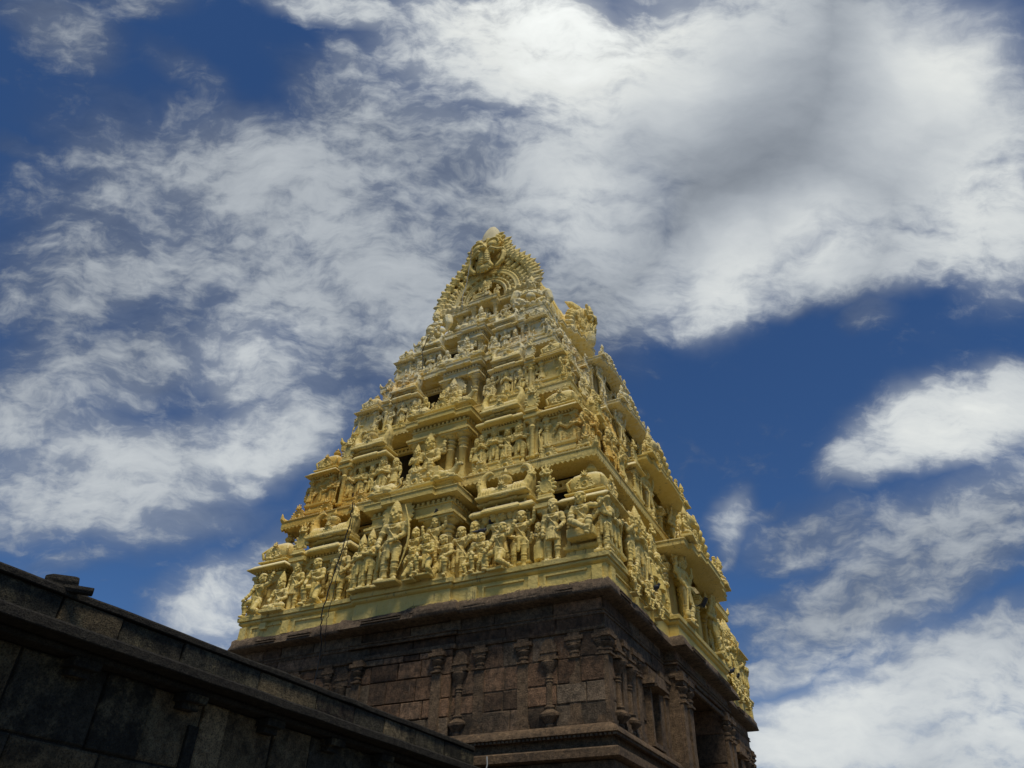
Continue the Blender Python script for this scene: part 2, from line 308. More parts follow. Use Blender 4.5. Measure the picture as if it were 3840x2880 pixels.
    def ring(s, c, Rr, r, n=16, m=6, ax=(0, 0, 1), sx=1.0, sy=1.0, a0=0, a1=2 * math.pi):
        ax = Vector(ax).normalized()
        u = Vector((1, 0, 0)) if abs(ax.x) < .9 else Vector((0, 1, 0)); u = (u - ax * ax.dot(u)).normalized(); w = ax.cross(u)
        c = Vector(c); pts = []; full = abs(a1 - a0 - 2 * math.pi) < 1e-6
        for k in range(n + (0 if full else 1)): q = a0 + (a1 - a0) * k / n; pts.append(c + u * (Rr * sx * math.cos(q)) + w * (Rr * sy * math.sin(q)))
        if full: pts.append(pts[0])
        for i in range(len(pts) - 1): s.cap(pts[i], pts[i + 1], r, r, m)
        return s
    def sweep(s, path, prof, tint=None):
        """closed outline (counter-clockwise, x,y) pushed outwards along a profile of (outward distance, z)"""
        n = len(path); ms = []
        for i in range(n):
            a, b, c = Vector(path[i - 1]), Vector(path[i]), Vector(path[(i + 1) % n])
            d1, d2 = (b - a).normalized(), (c - b).normalized(); n1, n2 = Vector((d1.y, -d1.x)), Vector((d2.y, -d2.x))
            k = n1 + n2; k = k / max(.2, (1 + n1.dot(n2))); ms.append(k)
        V = [(path[i][0] + ms[i].x * d, path[i][1] + ms[i].y * d, z) for d, z in prof for i in range(n)]
        F = [(j * n + i, j * n + (i + 1) % n, (j + 1) * n + (i + 1) % n, (j + 1) * n + i) for j in range(len(prof) - 1) for i in range(n)]
        return s.add(V, F, tint)
    def mesh(s, name, vox=None, ang=35, jitter=0, sub=0):
        me = bpy.data.meshes.new(name); me.from_pydata(s.v, [], s.f); me.validate()
        bm = bmesh.new(); bm.from_mesh(me); bmesh.ops.recalc_face_normals(bm, faces=bm.faces)
        if sub: bmesh.ops.subdivide_edges(bm, edges=[e for e in bm.edges if e.calc_length() > sub], cuts=1, use_grid_fill=True)
        if jitter:
            for v in bm.verts:
                q = mnoise.noise_vector(v.co * 2.1) * jitter + mnoise.noise_vector(v.co * 7) * jitter * .5; v.co += q
        bm.to_mesh(me); bm.free()
        if any(c is not None for c in s.c) and not vox and not sub:
            at = me.color_attributes.new('tint', 'FLOAT_COLOR', 'CORNER')
            for p, c in zip(me.polygons, s.c):
                c = c or (.5, .5, .5)
                for li in p.loop_indices: at.data[li].color = (c[0], c[1], c[2], 1)
        if vox:
            ob = bpy.data.objects.new("tmp", me); C.objects.link(ob)
            md = ob.modifiers.new("r", 'REMESH'); md.mode = 'VOXEL'; md.voxel_size = vox; md.use_smooth_shade = True
            m2 = ob.modifiers.new("s", 'SMOOTH'); m2.factor = .4; m2.iterations = 1
            dg = bpy.context.evaluated_depsgraph_get(); dg.update()
            nm = bpy.data.meshes.new_from_object(ob.evaluated_get(dg)); bpy.data.objects.remove(ob); bpy.data.meshes.remove(me); me = nm; me.name = name
            me.shade_smooth()
        else:
            me.shade_smooth(); me.set_sharp_from_angle(angle=R(ang))
        return me

def obj(name, me, mat, parent=None, loc=(0, 0, 0), rz=0, scale=(1, 1, 1), label=None):
    if isinstance(me, MB): me = me.mesh(name)
    if mat and not me.materials: me.materials.append(mat)
    o = bpy.data.objects.new(name, me); C.objects.link(o); o.location = loc; o.rotation_euler = (0, 0, rz)
    if isinstance(scale, (int, float)): scale = (scale,) * 3
    o.scale = scale
    if parent: o.parent = parent
    if label: o['label'] = label
    return o
def tag(o, label, cat, group=None, kind=None):
    if label: o['label'] = label
    if cat: o['category'] = cat
    if group: o['group'] = group
    if kind: o['kind'] = kind
    return o
def empty(name, loc=(0, 0, 0), parent=None):
    o = bpy.data.objects.new(name, None); C.objects.link(o); o.location = loc; o.empty_display_size = .2
    if parent: o.parent = parent
    return o
def rect(a, b): return [(-a, -b), (a, -b), (a, b), (-a, b)]
def bayrect(a, b, wa, pa, wb, pb):     # rectangle with a projecting bay on each side (half width, projection)
    return [(-a, -b), (-wa, -b), (-wa, -b - pa), (wa, -b - pa), (wa, -b), (a, -b), (a, -wb), (a + pb, -wb), (a + pb, wb), (a, wb), (a, b), (wa, b), (wa, b + pa), (-wa, b + pa), (-wa, b), (-a, b), (-a, wb), (-a - pb, wb), (-a - pb, -wb), (-a, -wb)]
# ------------------------------------------------------------------ carved figures (unit height, facing -Y)
V3 = Vector
def hand(mb, w, d, side, s=1.0, grip=0.35):
    """palm, four unequal curled fingers and a thumb leaving the side of the palm"""
    w = V3(w); d = V3(d).normalized(); u = d.cross(V3((0, 1, .15)))
    if u.length < .1: u = d.cross(V3((1, 0, 0)))
    u.normalize(); nrm = u.cross(d).normalized()
    pc = w + d * .026 * s
    mb.cap(w, w + d * .042 * s, .019 * s, .021 * s); mb.cap(pc - u * .012 * s, pc + u * .012 * s, .017 * s)
    for k, L in enumerate((.030, .036, .034, .027)):
        b = w + d * .05 * s + u * ((k - 1.5) * .0125 * s); k1 = b + (d * (1 - grip) + nrm * grip).normalized() * L * .55 * s; k2 = k1 + (d * (.6 - grip) + nrm * (grip + .4)).normalized() * L * .6 * s
        mb.chain([b, k1, k2], [.0078 * s, .0075 * s, .0062 * s], 6)
    b = w + d * .018 * s - u * side * .018 * s; k1 = b + (d * .6 - u * side * .7 + nrm * .35).normalized() * .022 * s; k2 = k1 + (d * .8 + nrm * .5).normalized() * .02 * s
    mb.chain([b, k1, k2], [.009 * s, .0085 * s, .007 * s], 6)
def head(mb, c, crown='tall', yaw=0, s=1.0, moust=False, halo=False, tilt=0):
    m = MB(); 
    m.ell((0, 0, 0), (.058, .066, .072)); m.ell((0, -.018, -.035), (.046, .046, .042)); m.ell((0, -.03, -.065), (.022, .025, .018))
    m.cap((0, -.062, .012), (0, -.080, -.018), .008, .012, 7)
    for sx in (-1, 1):
        m.ell((sx * .025, -.058, .010), (.018, .014, .011)); m.chain([(sx * .008, -.064, .024), (sx * .026, -.064, .030), (sx * .044, -.052, .022)], [.005] * 3, 6)
        m.ell((sx * .062, .005, -.01), (.012, .018, .032)); m.ell((sx * .066, 0, -.055), (.014, .014, .02)); m.ell((sx * .034, -.045, -.022), (.016, .016, .016))
    m.ell((0, -.062, -.040), (.020, .010, .006)); m.ell((0, -.06, -.05), (.015, .010, .006))
    if moust:
        for sx in (-1, 1): m.chain([(0, -.068, -.031), (sx * .028, -.062, -.036), (sx * .045, -.048, -.022)], [.007, .007, .004], 6)
    if crown == 'tall':
        for k, (r, z) in enumerate(((.068, .045), (.064, .068), (.058, .093), (.05, .118), (.041, .142), (.030, .165), (.019, .186))):
            m.lathe([(r * .8, -.011), (r, -.005), (r, .006), (r * .85, .012)], (0, 0, z), 14)
        m.cap((0, 0, .04), (0, 0, .19), .052, .012); m.ell((0, 0, .208), .014); m.ell((0, -.062, .068), (.018, .012, .026))
    elif crown == 'round':
        m.lathe([(.05, .02), (.07, .03), (.072, .05), (.062, .058), (.064, .075), (.055, .1), (.03, .118), (.01, .125)], (0, 0, 0), 14); m.ell((0, -.064, .05), (.014, .01, .02)); m.ell((0, 0, .13), .016)
    elif crown == 'band':
        m.lathe([(.055, .028), (.068, .034), (.068, .052), (.06, .062), (.045, .078), (.02, .088)], (0, 0, 0), 14)
    elif crown == 'bun':
        m.ell((0, .02, .045), (.062, .06, .045)); m.ell((.03, .03, .09), (.04, .04, .035)); m.ring((0, -.005, .03), .062, .007, 12, 5)
    elif crown == 'beast':
        m.ell((0, -.06, -.03), (.034, .045, .03)); m.lathe([(.05, .03), (.066, .04), (.06, .07), (.03, .1), (.008, .125)], (0, 0, 0), 12)
    if halo:
        m.lathe([(.155, -.014), (.165, 0), (.155, .014)], (0, 0, 0), 20)
        hv = m.v[-60:]; 
        for i in range(len(m.v) - 60, len(m.v)):
            x, y, z = m.v[i]; m.v[i] = (x, .05 + z, y * 1.1 + .04)
        for k in range(15): a = -.5 + k * (math.pi + 1) / 14; m.ell((.165 * math.cos(a), .05, .04 + .18 * math.sin(a)), (.022, .016, .022), n=8, m=5)
    M = Matrix.Translation(V3(c)) @ Matrix.Rotation(yaw, 4, 'Z') @ Matrix.Rotation(tilt, 4, 'X') @ Matrix.Scale(s, 4)
    mb.merge(m, M)
def limb(mb, a, b, c, r, bands=True, foot=None, n=9):
    r = [q * 1.03 for q in r]
    a, b, c = V3(a), V3(b), V3(c)
    mb.cap(a, b, r[0], r[1], n); mb.cap(b, c, r[1] * 1.02, r[2], n)
    mid = a.lerp(b, .45); mb.cap(mid, b.lerp(a, .3), r[0] * .95, r[1] * 1.1, n)
    cm = b.lerp(c, .35); mb.ell(cm, r[1] * 1.08)
def ringon(mb, a, b, f, r, th):
    a, b = V3(a), V3(b); mb.ring(a.lerp(b, f), r, th, 12, 5, ax=(b - a))
def person(pel=(0, 0, .5), ch=(0, -.005, .735), hd=(0, -.02, .915), legs=None, arms=None, crown='tall', yaw=0, tilt=0, fem=False, skirt=0, moust=False, halo=False, heads=0, belly=0, bands=3, headk=1.24, scarf=True):
    mb = MB(); pel, ch, hd = V3(pel), V3(ch), V3(hd)
    legs = legs or [((-.062, 0, .49), (-.068, -.02, .275), (-.064, .0, .055), (-.09, -.085, .022)), ((.062, 0, .49), (.068, -.02, .275), (.064, 0, .055), (.09, -.085, .022))]
    ax = (ch - pel).normalized()
    wr = .066 if fem else .078
    mb.cap(pel, pel + ax * .05, .098, .088, 12); mb.ell(pel, (.118 if fem else .108, .08, .07)); mb.cap(pel + ax * .06, pel + ax * .12, wr, wr * 1.02, 12); mb.ell(pel + ax * .1, (wr + belly, wr * .9 + belly, .07 + belly))
    mb.ell(ch - ax * .01, (.112, .078, .09), n=14); mb.cap(ch + V3((-.115, .005, .048)), ch + V3((.115, .005, .048)), .043, .043, 10)
    for sx in (-1, 1): mb.ell(ch + V3((sx * .05, -.058 if fem else -.045, .0)), (.046, .048, .046) if fem else (.052, .032, .042)); mb.ell(ch + V3((sx * .13, .0, .045)), (.046, .046, .05))
    mb.cap(ch + V3((0, 0, .06)), hd - V3((0, 0, .04)), .04, .036)
    # belt, necklaces, thread, pleats
    mb.ring(pel + ax * .045, .1, .014, 16, 6, ax=ax, sy=.82); mb.ring(pel + ax * .018, .106, .010, 16, 6, ax=ax, sy=.82); mb.ell(pel + V3((0, -.088, .035)), (.026, .014, .03))
    mb.ring(ch + V3((0, -.03, .062)), .062, .010, 14, 5, ax=(0, -.55, 1)); mb.ring(ch + V3((0, -.045, .04)), .08, .008, 14, 5, ax=(0, -.9, .75)); mb.ell(ch + V3((0, -.092, -.02)), (.018, .012, .02))
    if scarf: mb.chain([ch + V3((-.08, -.055, .05)), ch + V3((-.02, -.088, -.05)), pel + V3((.07, -.075, .06))], [.011, .011, .010], 6)
    for (h, k, a, toe) in legs:
        limb(mb, h, k, a, (.070 if fem else .066, .047, .033)); mb.cap(V3(a) - V3((0, 0, .02)), toe, .032, .024, 8); mb.cap(toe, V3(toe) + (V3(toe) - V3(a)) * .12, .024, .018, 7)
        for q in range(bands): ringon(mb, h, k, .38 + .5 * q / max(1, bands), .062 - .008 * q, .010)
        ringon(mb, k, a, .9, .036, .012); ringon(mb, k, a, .12, .05, .009)
        if bands: ringon(mb, k, a, .5, .047, .008)
    if skirt:
        mb.lathe([(.075, -skirt), (.125, -skirt), (.12, -skirt * .6), (.105, -.02), (.095, .04), (.06, .05)], pel, 14)
        for k in range(5): a_ = -2.3 + k * .37; mb.cap(pel + V3((.1 * math.cos(a_), .085 * math.sin(a_), -.01)), pel + V3((.122 * math.cos(a_), .122 * math.sin(a_), -skirt)), .012, .016, 6)
    else:
        mb.cap(pel + V3((0, -.08, .01)), pel + V3((0, -.085, -.19)), .024, .03, 8)
        for sx in (-1, 1): mb.chain([pel + V3((sx * .09, -.04, .02)), pel + V3((sx * .145, -.035, -.05)), pel + V3((sx * .14, -.03, -.16))], [.018, .020, .012], 7)
    arms = arms or [(-1, (-.165, .0, .62), (-.15, -.06, .50), (0, -.1, -1)), (1, (.165, 0, .62), (.15, -.06, .5), (0, -.1, -1))]
    for (sx, e, w, d) in arms:
        sh = ch + V3((sx * .138, 0, .045)); limb(mb, sh, e, w, (.042, .034, .024), n=8); hand(mb, w, d, sx)
        ringon(mb, sh, e, .5, .042, .010); ringon(mb, sh, e, .62, .040, .008); ringon(mb, e, w, .88, .028, .010); ringon(mb, e, w, .72, .030, .008)
    if heads:
        for k in range(heads): head(mb, hd + V3(((k - (heads - 1) / 2) * .125, .02 * abs(k - 1.2), .012 * (k % 2))), crown, (k - (heads - 1) / 2) * .3, headk, True)
    else: head(mb, hd, crown, yaw, headk, moust, halo, tilt)
    return mb
def bow(mb, c, h, side=1):
    c = V3(c); mb.chain([c + V3((side * (.05 * (1 - abs(q) ** 1.6) * 2 - .06) , 0, q * h)) for q in np.linspace(-1, 1, 9)], [.008, .011, .013, .014, .016, .014, .013, .011, .008], 7)
def mace(mb, a, b): mb.cap(a, b, .016, .02, 8); mb.ell(b, (.05, .05, .06)); mb.ring(V3(b) + V3((0, 0, .045)), .038, .012, 10, 5); mb.ell(a, .022)
VX = .0078
def fin(mb, name, base=True, wide=.15):
    if base: mb.b(-wide, wide, -.12, .09, -.03, .012)
    return mb.mesh(name, VX)
LST = lambda sx: ((sx * .062, 0, .49), (sx * .07, -.02, .275), (sx * .064, 0, .055), (sx * .09, -.085, .022))
FIG = {}
def build_figs():
    F = FIG
    # standing, hands joined
    F['joined'] = fin(person(arms=[(-1, (-.16, -.05, .62), (-.025, -.13, .70), (.1, -.1, 1)), (1, (.16, -.05, .62), (.025, -.13, .70), (-.1, -.1, 1))], crown='round'), 'joined')
    # standing, arms folded over the chest
    F['folded'] = fin(person(arms=[(-1, (-.165, -.04, .625), (.03, -.125, .665), (1, -.1, .1)), (1, (.165, -.04, .625), (-.03, -.14, .64), (-1, -.1, .05))], crown='tall', bands=4), 'folded')
    # hip-shot guardian leaning on a mace
    m = person(pel=(.02, 0, .5), ch=(-.01, -.005, .735), hd=(-.03, -.02, .915), legs=[((-.045, 0, .49), (-.06, -.02, .275), (-.05, 0, .055), (-.08, -.085, .022)), ((.082, 0, .49), (.11, -.06, .285), (.02, -.075, .07), (-.0, -.13, .03))],
               arms=[(-1, (-.19, -.02, .63), (-.17, -.1, .515), (.2, -.4, -1)), (1, (.215, -.01, .68), (.205, -.075, .82), (0, -.1, 1)), (-1, (-.23, .02, .73), (-.225, -.02, .88), (0, 0, 1)), (1, (.2, .02, .62), (.11, -.09, .55), (-1, -.2, 0))], crown='tall', moust=True, bands=4, halo=True)
    mace(m, (-.16, -.13, .46), (-.2, -.1, .06)); m.lathe([(.0, 0), (.035, .005), (.035, .02), (0, .025)], (-.225, -.02, .945), 10); m.ell((.205, -.08, .9), (.03, .02, .04))
    F['guard'] = fin(m, 'guard')
    # bow bearer, right hand low, left on the bow
    m = person(pel=(-.01, 0, .5), legs=[LST(-1), ((.055, 0, .49), (.085, -.05, .285), (.07, -.02, .06), (.12, -.09, .025))], arms=[(-1, (-.185, -.01, .62), (-.17, -.085, .51), (.3, -.5, -1)), (1, (.2, -.02, .655), (.215, -.09, .755), (0, -.2, 1)), (1, (.17, -.05, .62), (.06, -.12, .53), (-1, -.3, -.3))], crown='tall', halo=True, bands=4)
    bow(m, (.225, -.11, .56), .46, 1); m.chain([(-.1, .04, .84), (-.16, .06, 1.0)], [.03, .028]); 
    for k in range(3): m.cap((-.15 - .015 * k, .06, .98), (-.175 - .02 * k, .06, 1.05), .009, .006, 6)
    F['archer'] = fin(m, 'archer')
    # short-skirted attendant, one arm bent
    F['skirt'] = fin(person(skirt=.15, arms=[(-1, (-.165, .0, .62), (-.16, -.04, .49), (0, -.1, -1)), (1, (.175, -.01, .62), (.13, -.09, .52), (-.8, -.3, -.4))], crown='round', bands=0), 'skirt')
    # raised arm, shouting
    F['raised'] = fin(person(ch=(.01, -.01, .735), hd=(.02, -.03, .915), legs=[((-.062, 0, .49), (-.09, -.06, .29), (-.1, 0, .055), (-.13, -.08, .022)), LST(1)], arms=[(-1, (-.19, -.02, .625), (-.11, -.1, .55), (.8, -.3, -.3)), (1, (.235, -.03, .83), (.25, -.06, .975), (0, -.1, 1))], crown='band', moust=True, bands=1, yaw=.3), 'raised')
    # crouching on one knee
    m = person(pel=(0, .01, .34), ch=(.0, -.02, .57), hd=(0, -.05, .745), legs=[((-.06, 0, .33), (-.12, -.17, .30), (-.11, -.10, .055), (-.13, -.19, .022)), ((.06, 0, .33), (.13, -.12, .09), (.12, .07, .05), (.12, .12, .03))], arms=[(-1, (-.18, -.06, .46), (-.1, -.17, .37), (.4, -.5, -.4)), (1, (.18, -.06, .46), (.12, -.16, .40), (-.3, -.6, .2))], crown='band', moust=True, bands=0, headk=1.15, belly=.012)
    F['crouch'] = fin(m, 'crouch')
    # kneeling, pushing up with one arm
    m = person(pel=(0, .0, .33), ch=(.05, -.03, .55), hd=(.10, -.06, .72), legs=[((-.06, 0, .33), (-.2, -.10, .27), (-.18, -.06, .055), (-.22, -.13, .022)), ((.06, 0, .32), (.10, -.15, .10), (.2, .02, .05), (.25, .04, .03))], arms=[(-1, (-.12, -.08, .45), (-.16, -.15, .34), (-.3, -.5, -.5)), (1, (.27, -.05, .6), (.33, -.08, .74), (.1, -.1, 1))], crown='band', bands=0, yaw=-.3, headk=1.15)
    F['push'] = fin(m, 'push')
    # seated cross-legged
    SL = [((-.07, 0, .14), (-.21, -.12, .085), (-.02, -.19, .06), (.06, -.2, .05)), ((.07, 0, .14), (.21, -.12, .085), (.03, -.165, .1), (-.05, -.18, .1))]
    m = person(pel=(0, 0, .15), ch=(0, -.005, .385), hd=(0, -.02, .565), legs=SL, arms=[(-1, (-.18, -.03, .27), (-.13, -.14, .2), (.5, -.5, -.3)), (1, (.18, -.03, .27), (.13, -.14, .2), (-.5, -.5, -.3)), ], crown='tall', bands=0)
    m.b(-.26, .26, -.22, .08, -.03, .03); F['lotus'] = fin(m, 'lotus', False)
    # enthroned, one leg down, four arms, halo
    m = person(pel=(0, 0, .26), ch=(0, -.005, .495), hd=(0, -.02, .675), legs=[((-.07, 0, .25), (-.22, -.12, .21), (-.03, -.17, .16), (.05, -.19, .15)), ((.07, 0, .25), (.13, -.17, .24), (.13, -.15, .04), (.14, -.22, .02))], arms=[(-1, (-.18, -.03, .39), (-.14, -.14, .34), (.2, -.4, 1)), (1, (.18, -.03, .38), (.15, -.15, .29), (0, -.6, -.3)), (-1, (-.235, .03, .50), (-.24, 0, .64), (0, 0, 1)), (1, (.235, .03, .5), (.24, 0, .64), (0, 0, 1))], crown='tall', halo=True, bands=0, belly=.01)
    m.b(-.28, .28, -.16, .1, -.03, .16); m.b(-.3, .3, -.2, .1, -.03, .03); F['throne'] = fin(m, 'throne', False)
    # dancing woman, arm overhead
    m = person(pel=(.03, 0, .5), ch=(-.015, -.01, .735), hd=(.015, -.025, .91), fem=True, legs=[((-.035, 0, .49), (-.045, -.02, .275), (-.04, 0, .055), (-.07, -.085, .022)), ((.095, 0, .49), (.13, -.05, .28), (.08, -.01, .055), (.12, -.09, .022))], arms=[(-1, (-.2, .0, .66), (-.15, -.06, .53), (.5, -.2, -1)), (1, (.24, -.02, .85), (.13, -.05, .985), (-1, 0, .5))], crown='bun', bands=0, yaw=-.2)
    F['dancer'] = fin(m, 'dancer')
    # flute / drum player
    m = person(pel=(-.02, 0, .5), ch=(.01, -.01, .735), hd=(.02, -.03, .91), legs=[LST(-1), ((.06, 0, .49), (.10, -.07, .3), (-.03, -.08, .075), (-.07, -.12, .04))], arms=[(-1, (-.18, -.05, .66), (-.07, -.14, .79), (.8, -.2, .3)), (1, (.2, -.04, .68), (.12, -.13, .80), (.6, -.3, .3))], crown='round', bands=2, yaw=.35)
    m.cap((-.1, -.15, .82), (.3, -.15, .83), .01, .011, 7); F['piper'] = fin(m, 'piper')
    m = person(arms=[(-1, (-.19, -.02, .62), (-.1, -.12, .56), (.8, -.3, -.2)), (1, (.19, -.02, .62), (.1, -.12, .56), (-.8, -.3, -.2))], crown='bun', bands=4); m.cap((-.13, -.15, .53), (.13, -.15, .55), .055, .055, 12); F['drum'] = fin(m, 'drum')
    # four-headed, wide-armed giant
    m = person(ch=(0, -.01, .72), hd=(0, -.03, .9), heads=4, arms=[(-1, (-.22, -.04, .64), (-.28, -.1, .53), (-.2, -.2, -1)), (1, (.25, -.02, .76), (.31, -.05, .92), (0, -.1, 1)), (1, (.22, -.05, .63), (.13, -.14, .57), (-.8, -.2, -.3))], legs=[((-.08, 0, .48), (-.15, -.07, .28), (-.17, 0, .055), (-.22, -.08, .022)), ((.08, 0, .48), (.16, -.07, .28), (.2, 0, .055), (.25, -.08, .022))], crown='round', moust=True, bands=1, belly=.02, headk=1.15)
    F['heads'] = fin(m, 'heads', True, .26)
    # seated on a ledge, legs crossed
    m = person(pel=(0, 0, .2), ch=(0, -.005, .435), hd=(-.01, -.03, .615), legs=[((-.07, 0, .19), (-.1, -.2, .2), (.1, -.2, .06), (.16, -.24, .05)), ((.07, 0, .19), (.16, -.16, .21), (.14, -.2, -.02), (.14, -.27, -.05))], arms=[(-1, (-.17, -.06, .31), (-.1, -.19, .27), (.5, -.5, -.3)), (1, (.26, -.03, .43), (.37, -.09, .49), (1, -.1, .3))], crown='band', bands=0, yaw=-.2)
    m.b(-.2, .2, -.12, .1, -.02, .11); F['ledge'] = fin(m, 'ledge', False)
    # woman holding a flower
    m = person(pel=(-.02, 0, .5), fem=True, hd=(.01, -.02, .915), arms=[(-1, (-.17, 0, .61), (-.16, -.05, .48), (0, -.1, -1)), (1, (.19, -.04, .62), (.14, -.11, .71), (-.2, -.1, 1))], crown='round', skirt=.34, bands=0); m.ell((.13, -.12, .8), (.03, .02, .035)); F['lady'] = fin(m, 'lady')
    # squat dwarf bearer
    m = person(pel=(0, 0, .3), ch=(0, -.01, .52), hd=(0, -.03, .71), legs=[((-.07, 0, .29), (-.2, -.13, .26), (-.13, -.08, .055), (-.18, -.15, .022)), ((.07, 0, .29), (.2, -.13, .26), (.13, -.08, .055), (.18, -.15, .022))], arms=[(-1, (-.2, -.03, .40), (-.2, -.12, .31), (.2, -.5, -.5)), (1, (.25, -.02, .55), (.24, -.05, .7), (-.2, 0, 1))], crown='band', belly=.035, bands=0, headk=1.25)
    F['dwarf'] = fin(m, 'dwarf')
    # beast-headed helper holding up arms
    m = person(arms=[(-1, (-.2, -.03, .80), (-.18, -.07, .94), (.2, -.1, 1)), (1, (.2, -.05, .63), (.09, -.13, .6), (-.8, -.2, .2))], legs=[((-.062, 0, .49), (-.11, -.07, .30), (-.12, 0, .055), (-.16, -.08, .022)), ((.062, 0, .49), (.12, -.08, .31), (.1, 0, .055), (.13, -.09, .022))], crown='beast', bands=1, headk=1.15); F['beast'] = fin(m, 'beast')
build_figs()
KIND = dict(joined='standing_statue', folded='standing_statue', guard='guardian_statue', archer='bow_bearer_statue', skirt='standing_statue', raised='warrior_statue', crouch='kneeling_statue', push='kneeling_statue', lotus='seated_statue', throne='enthroned_statue', dancer='dancer_statue', piper='musician_statue', drum='musician_statue', heads='many_headed_statue', ledge='seated_statue', lady='female_statue', dwarf='dwarf_statue', beast='animal_headed_statue')

# ------------------------------------------------------------------ carved ornaments
ORN = {}
def beastface(mb, c, s, open_=True):
    c = V3(c); q = lambda x, y, z: c + V3((x, y, z)) * s
    mb.ell(q(0, .06, .0), (.2 * s, .13 * s, .2 * s))
    for sx in (-1, 1):
        mb.ell(q(sx * .105, -.06, .10), .075 * s, n=10, m=7); mb.ring(q(sx * .105, -.04, .11), .1 * s, .022 * s, 12, 5, ax=(0, 1, .15), a0=0 if sx > 0 else .2, a1=math.pi + .1)
        mb.chain([q(sx * .13, 0, .2), q(sx * .2, 0, .32), q(sx * .15, 0, .40)], [.05 * s, .04 * s, .015 * s], 7)
        mb.ell(q(sx * .13, -.08, -.06), (.09 * s, .07 * s, .06 * s)); mb.chain([q(sx * .2, 0, -.02), q(sx * .29, 0, .06), q(sx * .25, 0, .15)], [.05 * s, .04 * s, .02 * s], 7)
        mb.cap(q(sx * .07, -.12, -.09), q(sx * .08, -.11, -.19), .022 * s, .01 * s, 6)
    mb.ell(q(0, -.12, .0), (.06 * s, .06 * s, .05 * s)); mb.chain([q(0, 0, .15), q(0, 0, .33), q(0, 0, .46)], [.07 * s, .06 * s, .015 * s], 8); mb.chain([q(-.16, -.1, -.07), q(0, -.15, -.05), q(.16, -.1, -.07)], [.03 * s, .04 * s, .03 * s], 7)
def rosette(face=True, petals=12):
    m = MB(); r = .27
    m.cap((0, .1, r), (0, .02, r), .01, .01)
    disc = MB(); disc.lathe([(.02, -.11), (r, -.11), (r, -.03), (r * .92, .0), (r * .84, -.02), (r * .5, -.035), (r * .42, .01), (r * .34, .01), (r * .22, -.06), (.02, -.075)], (0, 0, 0), 22)
    m.merge(disc, Matrix.Translation((0, -.02, r)) @ Matrix.Rotation(R(90), 4, 'X'))
    for k in range(petals):
        a = R(-25) + k * R(230) / (petals - 1); c = V3((r * 1.12 * math.cos(a), .02, r + r * 1.12 * math.sin(a))); m.ell(c, (.075, .05, .045), rot=(0, -a, 0), n=9, m=6)
    for sx in (-1, 1): m.chain([(sx * .2, 0, .06), (sx * .36, 0, .04), (sx * .43, 0, .12), (sx * .36, 0, .18)], [.06, .055, .045, .03], 8); m.ell((sx * .12, -.02, .02), (.08, .05, .04))
    if face: beastface(m, (0, -.01, .64), .52)
    else: m.chain([(0, 0, .55), (0, 0, .72)], [.1, .03])
    m.b(-.3, .3, -.02, .1, -.02, .06)
    return m.mesh('rosette', .014)
def lionpost():
    m = MB(); r = .24
    disc = MB(); disc.lathe([(.02, -.1), (r, -.1), (r, -.02), (r * .85, .01), (r * .75, -.01), (.02, -.02)], (0, 0, 0), 20); m.merge(disc, Matrix.Translation((0, -.06, .42)) @ Matrix.Rotation(R(90), 4, 'X'))
    for k in range(11): a = R(-40) + k * R(260) / 10; m.ell((.3 * math.cos(a), -.02, .42 + .3 * math.sin(a)), (.1, .05, .055), rot=(0, -a, 0), n=9, m=6)
    beastface(m, (0, -.03, .86), .78)
    m.b(-.26, .26, -.14, .1, .02, .12); m.b(-.18, .18, -.1, .1, -.1, .04); m.b(-.3, .3, -.18, .1, -.06, 0)
    return m.mesh('lionpost', .017)
def horn(m, sx, L, h, y=0, face=True):
    """crescent that rises from the end of a barrel roof and curls inward over it"""
    P_ = ((-.16, .12), (-.05, .35), (.02, .55), (.02, .75), (-.05, .92), (-.18, 1.04), (-.34, 1.08), (-.47, 1.0)); rad = (.24, .21, .17, .145, .12, .092, .06, .02)
    mm = MB(); mm.chain([(sx * (L + a * h), 0, b * h) for a, b in P_], [r * h for r in rad], 9)
    for i, p in enumerate(mm.v): mm.v[i] = (p[0], y + p[1] * (1.75 if p[2] < .6 * h else 1.25), p[2])
    m.merge(mm)
    if face:
        f = MB(); beastface(f, (0, 0, 0), .62); m.merge(f, Matrix.Translation((sx * (L + .1), y - .16, .62)) @ Matrix.Rotation(sx * R(38), 4, 'Z'))
        for k in range(4): xx = sx * (L - .2 - .12 * k); m.chain([(xx, y + a * 1.02, b * 1.03) for a, b in ((-.46, .0), (-.48, .09), (-.45, .2), (-.34, .33), (-.15, .415), (0, .435))], [.03] * 6, 6)
def barrel(L=1.08, faces=True):
    m = MB(); prof = [(-.44, 0), (-.47, .08), (-.44, .2), (-.33, .33), (-.15, .41), (0, .43), (.15, .41), (.33, .33), (.42, .2), (.42, 0)]
    n = len(prof); V = []
    for x, sc in ((-L, .9), (-L * .85, 1), (L * .85, 1), (L, .9)): V += [(x, p[0] * sc, p[1] * sc) for p in prof]
    F = [tuple(range(n)), tuple(range(4 * n - 1, 3 * n - 1, -1))] + [(j * n + i, j * n + (i + 1) % n, (j + 1) * n + (i + 1) % n, (j + 1) * n + i) for j in range(3) for i in range(n)]
    m.add(V, F); horn(m, -1, L, 1.0, 0, faces); horn(m, 1, L, 1.0, 0, faces)
    m.b(-L - .06, L + .06, -.52, .45, -.05, .05)
    return m.mesh('barrel', .026)
